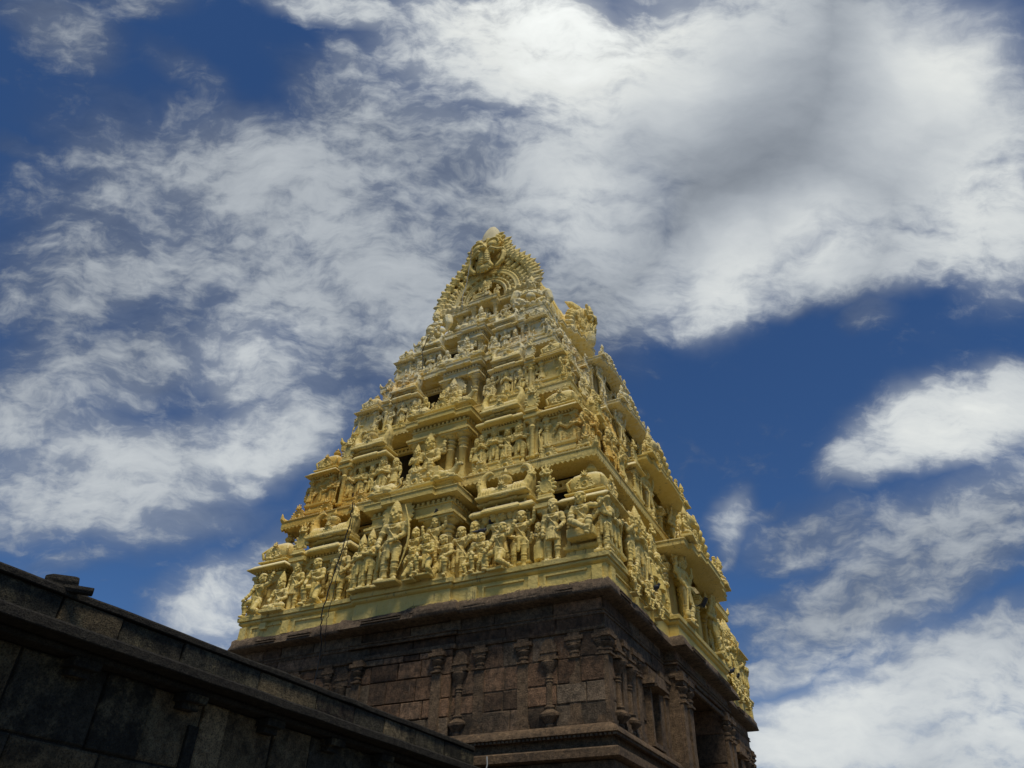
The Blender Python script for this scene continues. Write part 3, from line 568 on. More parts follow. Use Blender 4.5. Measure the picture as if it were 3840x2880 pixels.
def pot():
    m = MB(); m.lathe([(.08, 0), (.15, .02), (.16, .06), (.09, .1), (.10, .13), (.19, .19), (.235, .28), (.22, .37), (.14, .43), (.09, .46), (.15, .5), (.16, .53), (.08, .56), (.07, .62), (.03, .72), (.005, .78)], n=20)
    for k in range(14): a = k * math.pi * 2 / 14; m.chain([(.19 * math.cos(a), .19 * math.sin(a), .18), (.235 * math.cos(a), .235 * math.sin(a), .28), (.19 * math.cos(a), .19 * math.sin(a), .39)], [.016] * 3, 5)
    return m.mesh('pot', ang=40)
def pillar(H=2.9, r=.16):
    m = MB(); k = H / 2.9
    m.b(-.24, .24, -.24, .24, 0, .16); m.b(-.2, .2, -.2, .2, .16, .26)
    m.lathe([(r, .26), (r, 1.75 * k), (r * 1.15, 1.78 * k), (r * 1.15, 1.84 * k), (r, 1.87 * k)], n=8, rot=R(22.5))
    m.lathe([(r * .9, 1.85 * k), (r * 1.05, 1.95 * k), (r * .85, 2.0 * k), (r * 1.3, 2.06 * k), (r * 1.35, 2.1 * k), (r * .95, 2.16 * k), (r * .9, 2.2 * k), (r * 1.25, 2.25 * k), (r * 1.45, 2.33 * k), (r * 1.1, 2.41 * k), (r * .9, 2.45 * k), (r * 1.4, 2.52 * k), (r * 1.95, 2.62 * k), (r * 2.0, 2.66 * k), (r * 1.2, 2.68 * k)], n=18)
    a = r * 2.1; m.b(-a, a, -a, a, 2.67 * k, 2.78 * k); m.b(-a * 1.15, a * 1.15, -a * 1.15, a * 1.15, 2.782 * k, 2.9 * k)
    return m.mesh('pillar', ang=40)
def dentils(m, x0, x1, y, z, w=.085, gap=.085, h=.1, d=.14):
    n = max(1, int((x1 - x0) / (w + gap)))
    for k in range(n): x = x0 + (k + .5) * (x1 - x0) / n; m.b(x - w / 2, x + w / 2, y - d, y + .02, z, z + h)
def eave_prof(o, z, h=.3): return [(-.25, z - .02), (o * .85, z), (o, z + .03), (o * .98, z + .09), (o * .6, z + h * .7), (o * .25, z + h * .95), (-.2, z + h)]
def kuta_body():
    m = MB(); p = rect(.68, .68)
    m.sweep(rect(.76, .76), [(-.3, 0), (.06, 0), (.06, .1), (0, .13), (-.04, .28), (.02, .3), (.06, .34), (.06, .42), (-.3, .44)])
    m.sweep(rect(.60, .60), [(-.2, .42), (0, .42), (0, 1.55), (.02, 1.56), (.02, 1.62), (.07, 1.64), (.07, 1.7), (-.2, 1.72)])
    for sx in (-1, 1):
        for sy in (-1, 1):
            m.b(sx * .66 - .1, sx * .66 + .1, sy * .66 - .1, sy * .66 + .1, .44, .52)
            m.lathe([(.085, .5), (.08, 1.0), (.1, 1.02), (.08, 1.06), (.11, 1.12), (.085, 1.18), (.12, 1.25), (.08, 1.3), (.13, 1.4), (.14, 1.43)], (sx * .66, sy * .66, 0), 12); m.b(sx * .66 - .15, sx * .66 + .15, sy * .66 - .15, sy * .66 + .15, 1.43, 1.54)
    m.sweep(p, [(-.2, 1.545), (.02, 1.545), (.02, 1.6), (-.2, 1.6)])
    for r in range(4):
        q = MB(); dentils(q, -.7, .7, -.70, 1.62, .07, .08, .1, .1); m.merge(q, Matrix.Rotation(R(90 * r), 4, 'Z'))
    m.sweep(p, [(-.25, 1.7), (.26, 1.7), (.34, 1.73), (.34, 1.77), (.24, 1.83), (.14, 1.92), (-.02, 1.97), (-.3, 1.98)])
    for sx in (-1, 1):
        for sy in (-1, 1): m.b(sx * .5 - .05, sx * .5 + .05, sy * .5 - .05, sy * .5 + .05, 1.95, 2.04)
    m.b(-.4, .4, -.4, .4, 1.95, 2.04)
    m.sweep(rect(.62, .62), [(-.5, 2.02), (.08, 2.02), (.14, 2.05), (.13, 2.09), (0, 2.14), (-.3, 2.15)])
    return m.mesh('kuta', ang=32)
def kuta_dome():
    m = MB(); m.lathe([(.3, 0), (.56, .0), (.64, .1), (.66, .28), (.63, .46), (.54, .6), (.40, .7), (.26, .76), (.18, .80), (.16, .86)], n=28, sup=5, rot=0)
    for sx in (-1, 1):
        for sy in (-1, 1): m.chain([(sx * .58, sy * .58, .1), (sx * .63, sy * .63, .3), (sx * .5, sy * .5, .52)], [.06, .05, .03], 7)
    return m.mesh('dome', ang=50)
def sala_body(w=1.1, statues=True):
    m = MB(); D = .42; p = [(-w, -D), (w, -D), (w, .5), (-w, .5)]
    m.sweep([(-w - .02, -D - .1), (w + .02, -D - .1), (w + .02, .5), (-w - .02, .5)], [(-.3, 0), (.05, 0), (.05, .08), (0, .11), (0, .2), (.05, .22), (.05, .28), (-.6, .3)])
    m.sweep([(-w + .12, -.1), (w - .12, -.1), (w - .12, .5), (-w + .12, .5)], [(0, .28), (0, 1.75)])
    for x in (-w + .14, w - .14, -w * .36, w * .36):
        m.b(x - .12, x + .12, -D + .02, -D + .26, .29, .4); m.lathe([(.09, .4), (.085, 1.05), (.11, 1.08), (.085, 1.12), (.12, 1.2), (.09, 1.26), (.12, 1.33), (.08, 1.38), (.15, 1.5), (.15, 1.54)], (x, -D + .14, 0), 12); m.b(x - .16, x + .16, -D - .02, -D + .3, 1.54, 1.66)
    m.sweep(p, [(-.35, 1.66), (.0, 1.66), (.0, 1.76), (.03, 1.78), (.03, 1.82), (-.35, 1.84)])
    dentils(m, -w + .02, w - .02, -D, 1.84, .075, .085, .1, .06)
    pe = [(-w, -D), (-w * .5, -D), (-w * .5, -D - .08), (w * .5, -D - .08), (w * .5, -D), (w, -D), (w, .5), (-w, .5)]
    m.sweep(pe, [(-.25, 1.91), (.2, 1.92), (.26, 1.95), (.27, 2.0), (.22, 2.08), (.12, 2.16), (-.02, 2.2), (-.2, 2.21)])
    for x in (-w * .8, -w * .3, w * .3, w * .8): m.b(x - .045, x + .045, -D + .02, -D + .12, 2.14, 2.34)
    m.b(-w + .2, w - .2, -.1, .5, 2.1, 2.34)
    m.sweep(pe, [(-.3, 2.33), (.0, 2.33), (.06, 2.36), (.06, 2.42), (-.02, 2.45), (-.3, 2.46)])
    return m.mesh('sala', ang=32)
def animal():
    """resting bull or bird on a ledge"""
    m = MB(); m.ell((0, 0, .17), (.34, .17, .17)); m.ell((-.1, -.02, .26), (.14, .13, .13)); m.chain([(.25, 0, .2), (.38, -.02, .34), (.42, -.05, .42)], [.13, .1, .085]); m.ell((.49, -.07, .42), (.11, .07, .07)); m.ell((.57, -.08, .39), (.05, .05, .045))
    for sy in (-1, 1): m.chain([(.41, -.05 + sy * .06, .47), (.42, -.05 + sy * .12, .55), (.4, -.05 + sy * .09, .62)], [.03, .025, .012], 6); m.chain([(.2, sy * .14, .1), (.38, sy * .17, .06), (.3, sy * .19, .03)], [.06, .05, .04], 7); m.chain([(-.22, sy * .13, .12), (-.08, sy * .2, .07), (-.25, sy * .2, .03)], [.08, .06, .04], 7)
    m.chain([(-.33, 0, .2), (-.42, 0, .3), (-.38, 0, .42), (-.46, 0, .5)], [.04, .04, .05, .02], 7)
    for k in range(5): m.ring((.2 - .09 * k, 0, .17), .168 - .006 * abs(k - 1), .012, 12, 5, ax=(1, 0, 0))
    m.b(-.42, .5, -.2, .2, -.02, .03)
    return m.mesh('animal', .016)
def fan(w=1.0, h=1.15, figure=True):
    """big horseshoe gable with scroll border, for the top of a bay"""
    m = MB(); m.prism([(-w, 0), (-w * 1.02, h * .3), (-w * .75, h * .65), (-w * .35, h * .88), (0, h), (w * .35, h * .88), (w * .75, h * .65), (w * 1.02, h * .3), (w, 0)], .0, .3)
    for r_ in (.5, .68): m.ring((0, -.0, h * .25), w * r_, .05, 18, 7, ax=(0, 1, 0), sy=-.8, a0=-.2, a1=math.pi + .2)
    for k in range(17):
        a = R(-15) + k * R(210) / 16; c = V3((w * .98 * math.cos(a), -.02, h * .28 + h * .7 * math.sin(a))); m.ell(c, (.15, .14, .1), rot=(0, -a, 0), n=9, m=6); m.ell(c + V3((math.cos(a) * .12, .12, math.sin(a) * .12)), (.11, .12, .07), rot=(0, -a, 0), n=8, m=5)
        if k % 2: m.chain([c, c + V3((math.cos(a) * .2, .05, math.sin(a) * .24))], [.08, .02], 7)
    beastface(m, (0, -.08, h * .92), .7); m.b(-w - .1, w + .1, -.15, .3, -.04, .06)
    return m.mesh('fan', .024)
def build_orn():
    ORN.update(rosette=rosette(), rosette_b=rosette(False, 14), lion=lionpost(), barrel=barrel(), barrel_plain=barrel(1.08, False), pot=pot(), kuta=kuta_body(), dome=kuta_dome(), sala=sala_body(), animal=animal(), fan=fan(), pillar=pillar())
build_orn()
# ------------------------------------------------------------------ the temple tower
T = empty('temple_tower')
tag(T, "tall cream yellow gateway tower crowded with carved plaster figures, on a dark brown stone base", "temple tower")
EAV = [(6.55, 8.45, 9.86), (6.128, 7.854, 13.5), (4.938, 6.842, 17.125), (4.04, 6.135, 20.087), (3.221, 5.296, 22.746), (2.493, 4.691, 24.673)]
BAYA = [(1.78, 8.76, 12.85), (1.385, 7.64, 16.66), (1.0, 6.5, 19.88), (.68, 5.88, 22.25)]           # half width, front y, eave top z
BAYB = [(2.83, 7.24, 12.47), (2.62, 6.19, 16.14), (2.09, 5.15, 19.37), (1.73, 4.32, 22.25)]
US = [1, .83, .70, .54]; SS = [1, .9, .72, .635]
ROT_B = R(90)
def on(side, u, d, z):          # u along the face (left to right as seen from outside), d = distance out from the axis
    return (u, -d, z) if side == 'A' else (d, u, z)
def rz(side): return 0 if side == 'A' else ROT_B
def statue(st, k, side, u, d, z, h, mir=False, turn=0, name=None, sx=1.0):
    j = rnd.uniform(.96, 1.05)
    return obj(name or KIND[k], FIG[k], M_Y, st, on(side, u, d, z), rz(side) + turn + rnd.uniform(-.09, .09), (h * j * (-1 if mir else 1) * sx * rnd.uniform(1.02, 1.12), h * j * .9, h * j))
def tier_core(i):
    a, b, z1 = EAV[i + 1]; a0, b0, z0 = EAV[i]; s = SS[i] if i < 4 else .53
    wa, wb = a - .95 * (s ** .7), b - .95 * (s ** .7); zf = z0 + (.02 if i == 0 else .36 * s ** .5)
    zc = zf + 1.75 * s; hol = min(1.0 * s, wa * .35)
    m = MB(); m.sweep(rect(wa, wb), [(0, z0 - .1), (0, zc), (-hol, zc + .02)]); m.b(-wa, wa, -wb, wb, z1 - .2, z1 - .1)
    gal = MB(); gal.sweep(rect(wa - hol, wb - hol), [(0, zc), (0, z1 - .15)]); gal.sweep(rect(wa - .03, wb - .03), [(-hol - .1, z1 - .21), (0, z1 - .21), (0, z1 - .2)])     # gallery behind the little roofs, its deep shade put into a dark colour
    # ledge that the pavilions stand on
    fa, fb = a0 - (.10 if i == 0 else .42), b0 - (.10 if i == 0 else .42)
    m.sweep(rect(fa, fb), [(0, z0 - .05), (0, zf), (-.06, zf + .005), (-3, zf + .006)])
    # band of small square openings under the eave
    for (side, L, dd) in (('A', wa, wb), ('B', wb, wa), ('C', wa, wb), ('D', wb, wa)):
        q = MB(); h = .12 * s; z = z1 - .62 * s
        dentils(q, -L, L, -dd, z, .1 * s, .1 * s, h, .12 * s); q.b(-L - .1 * s, L + .1 * s, -dd - .13 * s, -dd + .02, z - .1 * s, z - .002); q.b(-L - .1 * s, L + .1 * s, -dd - .13 * s, -dd + .02, z + h + .002, z + h + .1 * s)
        m.merge(q, Matrix.Rotation({'A': 0, 'B': R(90), 'C': R(180), 'D': R(270)}[side], 4, 'Z'))
    st = obj('storey', m, M_Y, T)
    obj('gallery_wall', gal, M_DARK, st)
    return st, wa, wb, zf, s
def eave_mesh(a, b, z, s, next_in=1.2, teeth=True):
    m = MB(); f = .23 * s ** .6
    m.sweep(rect(a, b), [(-1.0, z - f + .01), (-.08, z - f), (0, z - f + .02), (0, z - .005), (.025, z), (.03, z + .035), (.0, z + .06), (-.22 * s, z + .17 * s), (-.40 * s, z + .32 * s), (-.46 * s, z + .36 * s), (-next_in, z + .37 * s)])
    if teeth:
        w = .17 * s ** .5
        for L, D, r in ((a, b, 0), (b, a, 90), (a, b, 180), (b, a, 270)):
            q = MB(); n = int(2 * L / w)
            for k in range(n):
                x0 = -L + k * 2 * L / n; x1 = x0 + 2 * L / n; hh = .085 * s ** .5 * rnd.uniform(.75, 1.15)
                q.prism([(x0, z - f + .03), (x0 + .002, z - f - .01), ((x0 + x1) / 2, z - f - hh), (x1 - .002, z - f - .01), (x1, z - f + .03)], -D + .004, -D + .045)
            m.merge(q, Matrix.Rotation(R(r), 4, 'Z'))
    for sx in (-1, 1):
        for sy in (-1, 1): m.chain([(sx * (a - .1 * s), sy * (b - .1 * s), z + .02), (sx * (a + .0), sy * (b + .0), z + .12 * s), (sx * (a + .03), sy * (b + .03), z + .34 * s)], [.13 * s, .09 * s, .02 * s], 7)
    return m
def bay_A(i, st, s, zf, wb):
    hw, yf, ze = BAYA[i]; m = MB(); k = s
    bw = hw - .28 * k; bd = yf - .35 * k                         # body half width and front
    m.b(-bw + .25 * k, bw - .25 * k, -bd + .45 * k, -wb + .1, zf, ze - .28 * k)          # back wall of the bay
    m.b(-bw, bw, -bd, -wb + .1, ze - .72 * k, ze - .45 * k); m.b(-bw - .06, bw + .06, -bd - .06, -wb + .1, ze - .8 * k, ze - .722 * k); m.b(-bw - .04, bw + .04, -bd - .04, -wb + .1, ze - .448 * k, ze - .40 * k)
    q = MB(); dentils(q, -bw, bw, -bd, ze - .40 * k + .002, .09 * k, .09 * k, .11 * k, .06); m.merge(q)
    for sg in (-1, 1):
        q = MB(); L = (bd - wb) / 2; dentils(q, -L, L, -bw, ze - .40 * k + .002, .09 * k, .09 * k, .11 * k, .06); m.merge(q, Matrix.Translation((0, -(bd + wb) / 2, 0)) @ Matrix.Rotation(R(90 * sg), 4, 'Z'))
    m.b(-bw + .05, bw - .05, -bd + .05, -wb + .1, ze - .40 * k, ze - .28 * k)
    zpl = zf - (.0 if i else .0)
    m.b(-bw - .1 * k, bw + .1 * k, -bd - .08 * k, -wb, zpl - .02, zf + .2 * k)             # bay plinth
    zf2 = zf + .2 * k
    body = obj('projecting_bay', m, M_Y, st)
    e = MB(); hy = yf
    path = [(-hw, -hy + .16 * k), (-hw * .55, -hy + .16 * k), (-hw * .55, -hy), (hw * .55, -hy), (hw * .55, -hy + .16 * k), (hw, -hy + .16 * k), (hw, -wb + .3), (-hw, -wb + .3)]
    e.sweep(path, [(-.5 * k, ze - .26 * k), (-.06, ze - .22 * k), (0, ze - .2 * k), (0, ze - .02), (.03, ze), (.03, ze + .03), (-.02, ze + .06), (-.25 * k, ze + .14 * k), (-.7 * k, ze + .17 * k)])
    e.sweep([(x * .8, y * 1.0 + .22 * k) for x, y in path], [(-.3 * k, ze + .14 * k), (0, ze + .14 * k), (0, ze + .26 * k), (.08 * k, ze + .3 * k), (.08 * k, ze + .36 * k), (-.9 * k, ze + .38 * k)])
    obj('bay_eave', e, M_Y, st)
    H = (ze - .8 * k - zf2); 
    for sx in (-1, 1):
        for q_, dx in ((bw - .2 * k, .12), (bw - .78 * k, .2)):
            if q_ > .3: obj('pillar', ORN['pillar'], M_Y, st, (sx * q_, -bd + .24 * k, zf2), 0, (1.0 * k, 1.0 * k, H / 2.9))
    return bw, bd, zf2, ze
storeys = []
for i in range(4):
    st, wa, wb, zf, s = tier_core(i); storeys.append(st); u = US[i]
    a, b, z1 = EAV[i + 1]; a0, b0, z0 = EAV[i]
    obj('eave', eave_mesh(a, b, z1, s), M_Y, st)
    if i == 0: st['label'] = "lowest yellow storey with the largest figures"
    # ---- corner pavilions
    kh = .83 * (u + s) / 2; kc = 5.78 * u; kd = (b0 - .18) - .98 * kh
    kdx = kd - (b0 - a0)
    for sx in (-1, 1):
        for sy in (-1, 1):
            if sy == 1 and i > 1 and sx == -1: continue
            cx = sx * kc - (.17 * u if sx < 0 else 0); cy = sy * kd
            obj('corner_pavilion', ORN['kuta'], M_Y, st, (cx, cy, zf), 0, (kh, kh, s))
            obj('dome_roof', ORN['dome'], M_Y, st, (cx, cy, zf + 2.14 * s), 0, (kh * 1.08, kh * 1.08, s * .93))
            obj('pot_finial', ORN['pot'], M_Y, st, (cx, cy, zf + 2.92 * s), 0, (kh * .85, kh * .85, s * .58))
            for r in range(4):
                dx, dy = ((0, -1), (1, 0), (0, 1), (-1, 0))[r]
                if (r == 2) or (r == 3 and sx == 1) or (r == 1 and sx == -1) or sy == 1: continue
                obj('arch_medallion', ORN['rosette'], M_Y, st, (cx + dx * .72 * kh, cy + dy * .72 * kh, zf + 2.14 * s), R(90 * r), (s * .72, s * .8, s * .72))
    # ---- face A
    front = b0 - .28
    for sx, cs in ((-1, -3.55), (1, 3.12)):
        c = cs * u; sc = (.80 * u / 1.0, .8 * s, s)
        obj('barrel_pavilion', ORN['sala'], M_Y, st, (c, -(front - .64 * sc[1]), zf), 0, sc)
        obj('barrel_roof', ORN['barrel' if i != 1 else 'barrel_plain'], M_Y, st, (c, -(front - .38 * sc[1]), zf + 2.5 * s), 0, (sc[0] * .98, sc[1], s * .98))
        obj('pot_finial', ORN['pot'], M_Y, st, (c, -(front - .26 * sc[1]), zf + 2.86 * s), 0, (s * .95, s * .95, s * .9))
        obj('arch_medallion', ORN['rosette'], M_Y, st, (c, -(front + .06 * sc[1]), zf + 2.42 * s), 0, (s * .68, s * .7, s * .68))
        obj('lion_medallion', ORN['lion'], M_Y, st, (sx * 4.62 * u, -(front + .0), zf + 2.0 * s), 0, (s * .9, s * .9, s * .98))
        m = MB(); m.b(-.2, .2, -.1, .3, 0, 1.6); m.b(-.3, .3, -.25, .3, 1.6, 1.72); m.b(-.36, .36, -.32, .3, 1.722, 1.86); m.b(-.25, .25, -.2, .3, 1.862, 1.98); m.lathe([(.1, .05), (.09, 1.2), (.14, 1.3), (.1, 1.4), (.17, 1.55), (.18, 1.6)], (0, -.18, 0), 12)
        obj('niche_pilaster', m, M_Y, st, (sx * 4.62 * u, -(front - .2), zf), 0, (s * .9, s, s))
    bw, bd, zf2, ze = bay_A(i, st, s, zf, wb)
    # ---- face B
    frontB = a0 - .45
    hwB, xB, zB = BAYB[i]
    kin = kd - .85 * kh; gap0 = hwB * 1.0
    for sy in (-1, 1):
        c = sy * (kin * .62 + gap0 * .38) ; sc = (.34 * (kin - gap0), .8 * s, s)
        sc = (min(.95 * u, .36 * (kin - gap0)), .8 * s, s)
        obj('barrel_pavilion', ORN['sala'], M_Y, st, (frontB - .64 * sc[1], c, zf), ROT_B, sc)
        obj('barrel_roof', ORN['barrel'], M_Y, st, (frontB - .64 * sc[1], c, zf + 2.5 * s), ROT_B, (sc[0] * .98, sc[1], s * .98))
        obj('pot_finial', ORN['pot'], M_Y, st, (frontB - .64 * sc[1], c, zf + 2.86 * s), ROT_B, s * .95)
        obj('arch_medallion', ORN['rosette'], M_Y, st, (frontB - .22 * sc[1], c, zf + 2.42 * s), ROT_B, s * .68)
        obj('lion_medallion', ORN['lion'], M_Y, st, (frontB, sy * (kin - .12 * s), zf + 2.0 * s), ROT_B, s * .9)
        c2 = sy * (gap0 + .45 * s)
        obj('small_pavilion', ORN['kuta'], M_Y, st, (frontB - .25 * s, c2, zf), ROT_B, (.55 * s, .62 * s, .93 * s))
        obj('lion_medallion', ORN['lion'], M_Y, st, (frontB + .12 * s, c2, zf + 1.9 * s), ROT_B, (s * .95, s, s * 1.0))
    # central bay of face B: pillars, tall opening, deep stepped eave
    k = s; bwB = hwB - .42 * k; xf = xB - 1.02 * k
    m = MB(); ow = .62 * k                       # half width of the opening
    q = MB()
    for sg in (-1, 1): q.b(min(sg * ow, sg * bwB), max(sg * ow, sg * bwB), -xf, -wa + .1, zf, zB - .25 * k)
    q.b(-ow, ow, -xf, -wa + .1, zB - .75 * k, zB - .25 * k); q.b(-bwB - .1 * k, bwB + .1 * k, -xf - .35 * k, -wa, zf - .05, zf + .14 * k)
    q.b(-bwB - .08 * k, bwB + .08 * k, -xf - .1 * k, -wa, zB - .62 * k, zB - .5 * k); q.b(-bwB - .14 * k, bwB + .14 * k, -xf - .16 * k, -wa, zB - .498 * k, zB - .32 * k)
    for sg in (-1, 1): q.b(sg * (ow + .08 * k) - .07 * k, sg * (ow + .08 * k) + .07 * k, -xf - .12 * k, -xf + .02, zf + .14 * k, zB - .62 * k)
    m.merge(q, Matrix.Rotation(ROT_B, 4, 'Z'))
    pb = obj('projecting_bay', m, M_Y, st)
    dk = MB(); dk.b(xf - .95 * k, xf - .9 * k, -ow, ow, zf, zB - .7 * k); obj('doorway', dk, M_DARK, st)  # back of the opening, shade painted in with the same dark colour
    e = MB(); X = xB; w = hwB; t3 = .1 * k
    path = [(wa - .2, -w), (X - .28 * k, -w), (X - .28 * k, -w * .8), (X - .16 * k, -w * .8), (X - .16 * k, -w * .55), (X - .06 * k, -w * .55), (X - .06 * k, -w * .3), (X, -w * .3), (X, w * .3), (X - .06 * k, w * .3), (X - .06 * k, w * .55), (X - .16 * k, w * .55), (X - .16 * k, w * .8), (X - .28 * k, w * .8), (X - .28 * k, w), (wa - .2, w)]
    path = [(x + .22 * k * (1 if j not in (0, len(path) - 1) else 0), y) for j, (x, y) in enumerate(path)]
    e.sweep(path, [(-.8 * k, zB - .30 * k), (-.04, zB - .2 * k), (0, zB - .17 * k), (0, zB - .02), (.03, zB), (.03, zB + .03), (-.02, zB + .06), (-.35 * k, zB + .15 * k), (-2.2 * k, zB + .18 * k)])
    obj('bay_eave', e, M_Y, st)
    for sy in (-1, 1): 
        obj('pillar', ORN['pillar'], M_Y, st, (xf + .05 * k, sy * (bwB - .05 * k), zf + .14 * k), 0, (.6 * k, .6 * k, (zB - .62 * k - zf - .14 * k) / 2.9))
        obj('pillar', ORN['pillar'], M_Y, st, (xf + .16 * k, sy * (ow + .3 * k), zf + .14 * k), 0, (.7 * k, .7 * k, (zB - .62 * k - zf - .14 * k) / 2.9))
    # gable and figures standing on the bay eave
    gh = (z1 + .55 * s - zB) 
    obj('arched_gable', ORN['fan'], M_Y, st, (xB - .35 * k, 0, zB + .16 * k), ROT_B, (hwB * .55, 1.2 * k, max(.9, gh) * .95))
    for sy in (-1, 1):
        statue(st, 'lotus', 'B', sy * hwB * .82, xB - .1 * k, zB + .17 * k, 1.45 * s)
        obj('arch_medallion', ORN['rosette_b'], M_Y, st, (xB - .35 * k, sy * hwB * .66, zB + .15 * k), ROT_B, (s * 1.2, s, s * 1.5))
        statue(st, 'guard', 'B', sy * (bwB - .62 * k), xf + .5 * k, zf + .1 * k, 2.3 * s if i else 2.25, mir=sy > 0, name='guardian_statue')
        statue(st, 'dwarf', 'B', sy * hwB * .45, xB - .05 * k, zB + .17 * k, 1.0 * s)
    # ---- medallions and figures along the eave below
    if i > 0:
        a_, b_ = a0 - .28 * SS[i], b0 - .28 * SS[i]
        for q_ in (-.93, -.72, -.47, -.32, .32, .47, .72, .93): obj('wheel_medallion', ORN['rosette'], M_Y, st, (q_ * a0, -b_, z0 + .07), 0, (s * .98, s, s * .92))
        for q_ in (-.95, -.8, -.62, -.47, .47, .62, .8, .95): obj('wheel_medallion', ORN['rosette'], M_Y, st, (a_, q_ * b0, z0 + .07), ROT_B, (s * .98, s, s * .92))
    # resting animals on the bay eave
    if i < 4:
        for sx in (-1, 1): obj('resting_animal', ORN['animal'], M_Y, st, (sx * BAYA[i][0] * .62, -(BAYA[i][1] - .38 * s), ze + .36 * s), 0 if sx > 0 else R(180), (s * 1.25, s * 1.1, s * 1.1))
        obj('wheel_medallion', ORN['rosette'], M_Y, st, (0, -(BAYA[i][1] - .3 * s), ze + .33 * s), 0, s * .95)
    # ---- statues
    if i == 0:
        P1 = 8.45 - .32
        A1 = [('push', -6.05, .1, 0, 1.75, 0), ('raised', -6.0, -.25, .35, 1.5, 1), ('lotus', -5.0, .15, 0, 1.75, 0), ('skirt', -4.55, .0, 0, 1.55, 0), ('joined', -4.35, -.3, .45, 1.45, 0), ('raised', -3.75, -.35, .55, 1.45, 1), ('crouch', -3.55, .12, 0, 1.95, 0), ('beast', -3.15, -.3, .3, 1.55, 1), ('skirt', -2.75, .0, 0, 1.85, 0), ('drum', -2.55, -.25, .1, 1.4, 1),
              ('lady', -2.0, .0, 0, 1.5, 0), ('raised', 1.75, .0, 0, 1.65, 0), ('crouch', 1.35, .25, 0, 1.6, 1), ('joined', 2.2, -.1, 0, 1.75, 0), ('dwarf', 2.35, .15, 0, 1.25, 0), ('heads', 2.95, -.15, .12, 1.85, 0), ('crouch', 2.6, .2, 0, 1.45, 0), ('push', 3.2, .25, 0, 1.7, 0), ('raised', 3.75, -.05, 0, 1.85, 0), ('lady', 4.35, -.05, 0, 1.3, 1), ('skirt', 4.85, .08, 0, 1.75, 0), ('ledge', 5.75, .12, .55, 1.95, 0), ('joined', 6.3, .0, .1, 1.6, 0)]
        for k_, x, dd, dz, h, mi in A1: statue(st, k_, 'A', x, P1 + dd, zf + dz, h, bool(mi))
        BB = [('archer', -.35, .08, 0, 2.25, 0), ('folded', -1.25, -.02, 0, 1.7, 0), ('joined', -.85, -.1, 0, 1.65, 1), ('crouch', .95, .12, 0, 1.5, 0), ('beast', .42, -.02, 0, 1.6, 1), ('raised', .95, -.22, .25, 1.75, 0), ('crouch', .5, .18, -.1, 1.25, 1), ('folded', -1.6, -.05, 0, 1.55, 1)]
        for k_, x, dd, dz, h, mi in BB: statue(st, k_, 'A', x, bd + .18 + dd, zf2 + dz - .1, h, bool(mi))
        x1 = 6.55 - .3
        for y in (-8.0, -7.68, -7.36): statue(st, 'joined' if y != -7.68 else 'folded', 'B', y, x1 + .1, zf, 1.75)
        for sy in (-1, 1):
            for y, k_, h in ((6.2, 'piper', 2.1), (5.55, 'folded', 2.2), (4.95, 'guard', 2.15), (4.35, 'skirt', 2.0)): statue(st, k_, 'B', sy * y, x1 + .12, zf, h, sy > 0)
            for y in (6.7, 5.5, 4.6): statue(st, 'dwarf', 'B', sy * y, x1 + .32, zf - .62, 1.0)
            statue(st, 'skirt', 'B', sy * 3.5, x1 + .1, zf, 1.75); statue(st, 'beast', 'B', sy * 3.05, x1 + .05, zf, 1.7)
        for y in (7.3, 7.7, 8.1): statue(st, 'joined', 'B', y, x1 + .1, zf, 1.75)
    else:
        d1 = b0 - .52 * s ** .5; dB = a0 - .52 * s ** .5
        lists = {1: (('folded', 'guard', 'skirt'), ('joined', 'folded', 'raised', 'folded')), 2: (('skirt', 'guard'), ('raised', 'joined', 'guard')), 3: (('guard', 'joined'), ('lotus', 'folded', 'lotus'))}[i]
        for sx in (-1, 1):
            ks, sl = lists; n = len(ks)
            for q_, k_ in enumerate(ks): statue(st, k_ if sx < 0 or i != 1 else ('dancer', 'joined', 'folded')[q_], 'A', (sx * 5.78 - (.17 if sx < 0 else 0)) * u + sx * (0 + (q_ - (n - 1) / 2) * 1.35 * kh / max(1, n - 1)), d1, zf, 1.68 * s, sx > 0)
            n = len(sl); c = (-3.55 if sx < 0 else 3.12) * u
            for q_, k_ in enumerate(sl): statue(st, k_, 'A', c + (q_ - (n - 1) / 2) * 1.72 * u / (n - 1), d1, zf, (1.72 if q_ % 2 else 1.6) * s * (1.25 if k_ == 'lotus' else 1), rnd.random() < .5)
            statue(st, ('guard', 'dancer', 'lotus')[i - 1], 'A', sx * 4.62 * u, d1, zf + .15 * s, 1.7 * s, sx > 0)
            if sx < 0: statue(st, 'folded' if i != 2 else 'guard', 'A', sx * (bw - .4 * k), bd + .05, zf2, 1.6 * s, True)
            statue(st, 'skirt', 'A', sx * 2.02 * u, d1, zf, 1.5 * s, sx < 0)
        statue(st, 'throne', 'A', -.33 * u, bd + .02, zf2 + .0, 2.5 * s, i == 2, name='enthroned_statue')
        for sy in (-1, 1):
            n = 3
            for q_ in range(n): statue(st, ('folded', 'joined', 'dancer')[q_], 'B', sy * (kd + (q_ - 1) * .6 * kh), dB, zf, 1.66 * s, sy > 0)
            c = (kin * .62 + gap0 * .38)
            for q_ in range(3): statue(st, ('piper', 'guard', 'skirt')[q_], 'B', sy * (c + (q_ - 1) * .68 * s), dB + .03, zf, 1.85 * s, sy > 0)
            statue(st, 'lady', 'B', sy * (gap0 + .45 * s), dB + .1, zf, 1.6 * s, sy > 0)

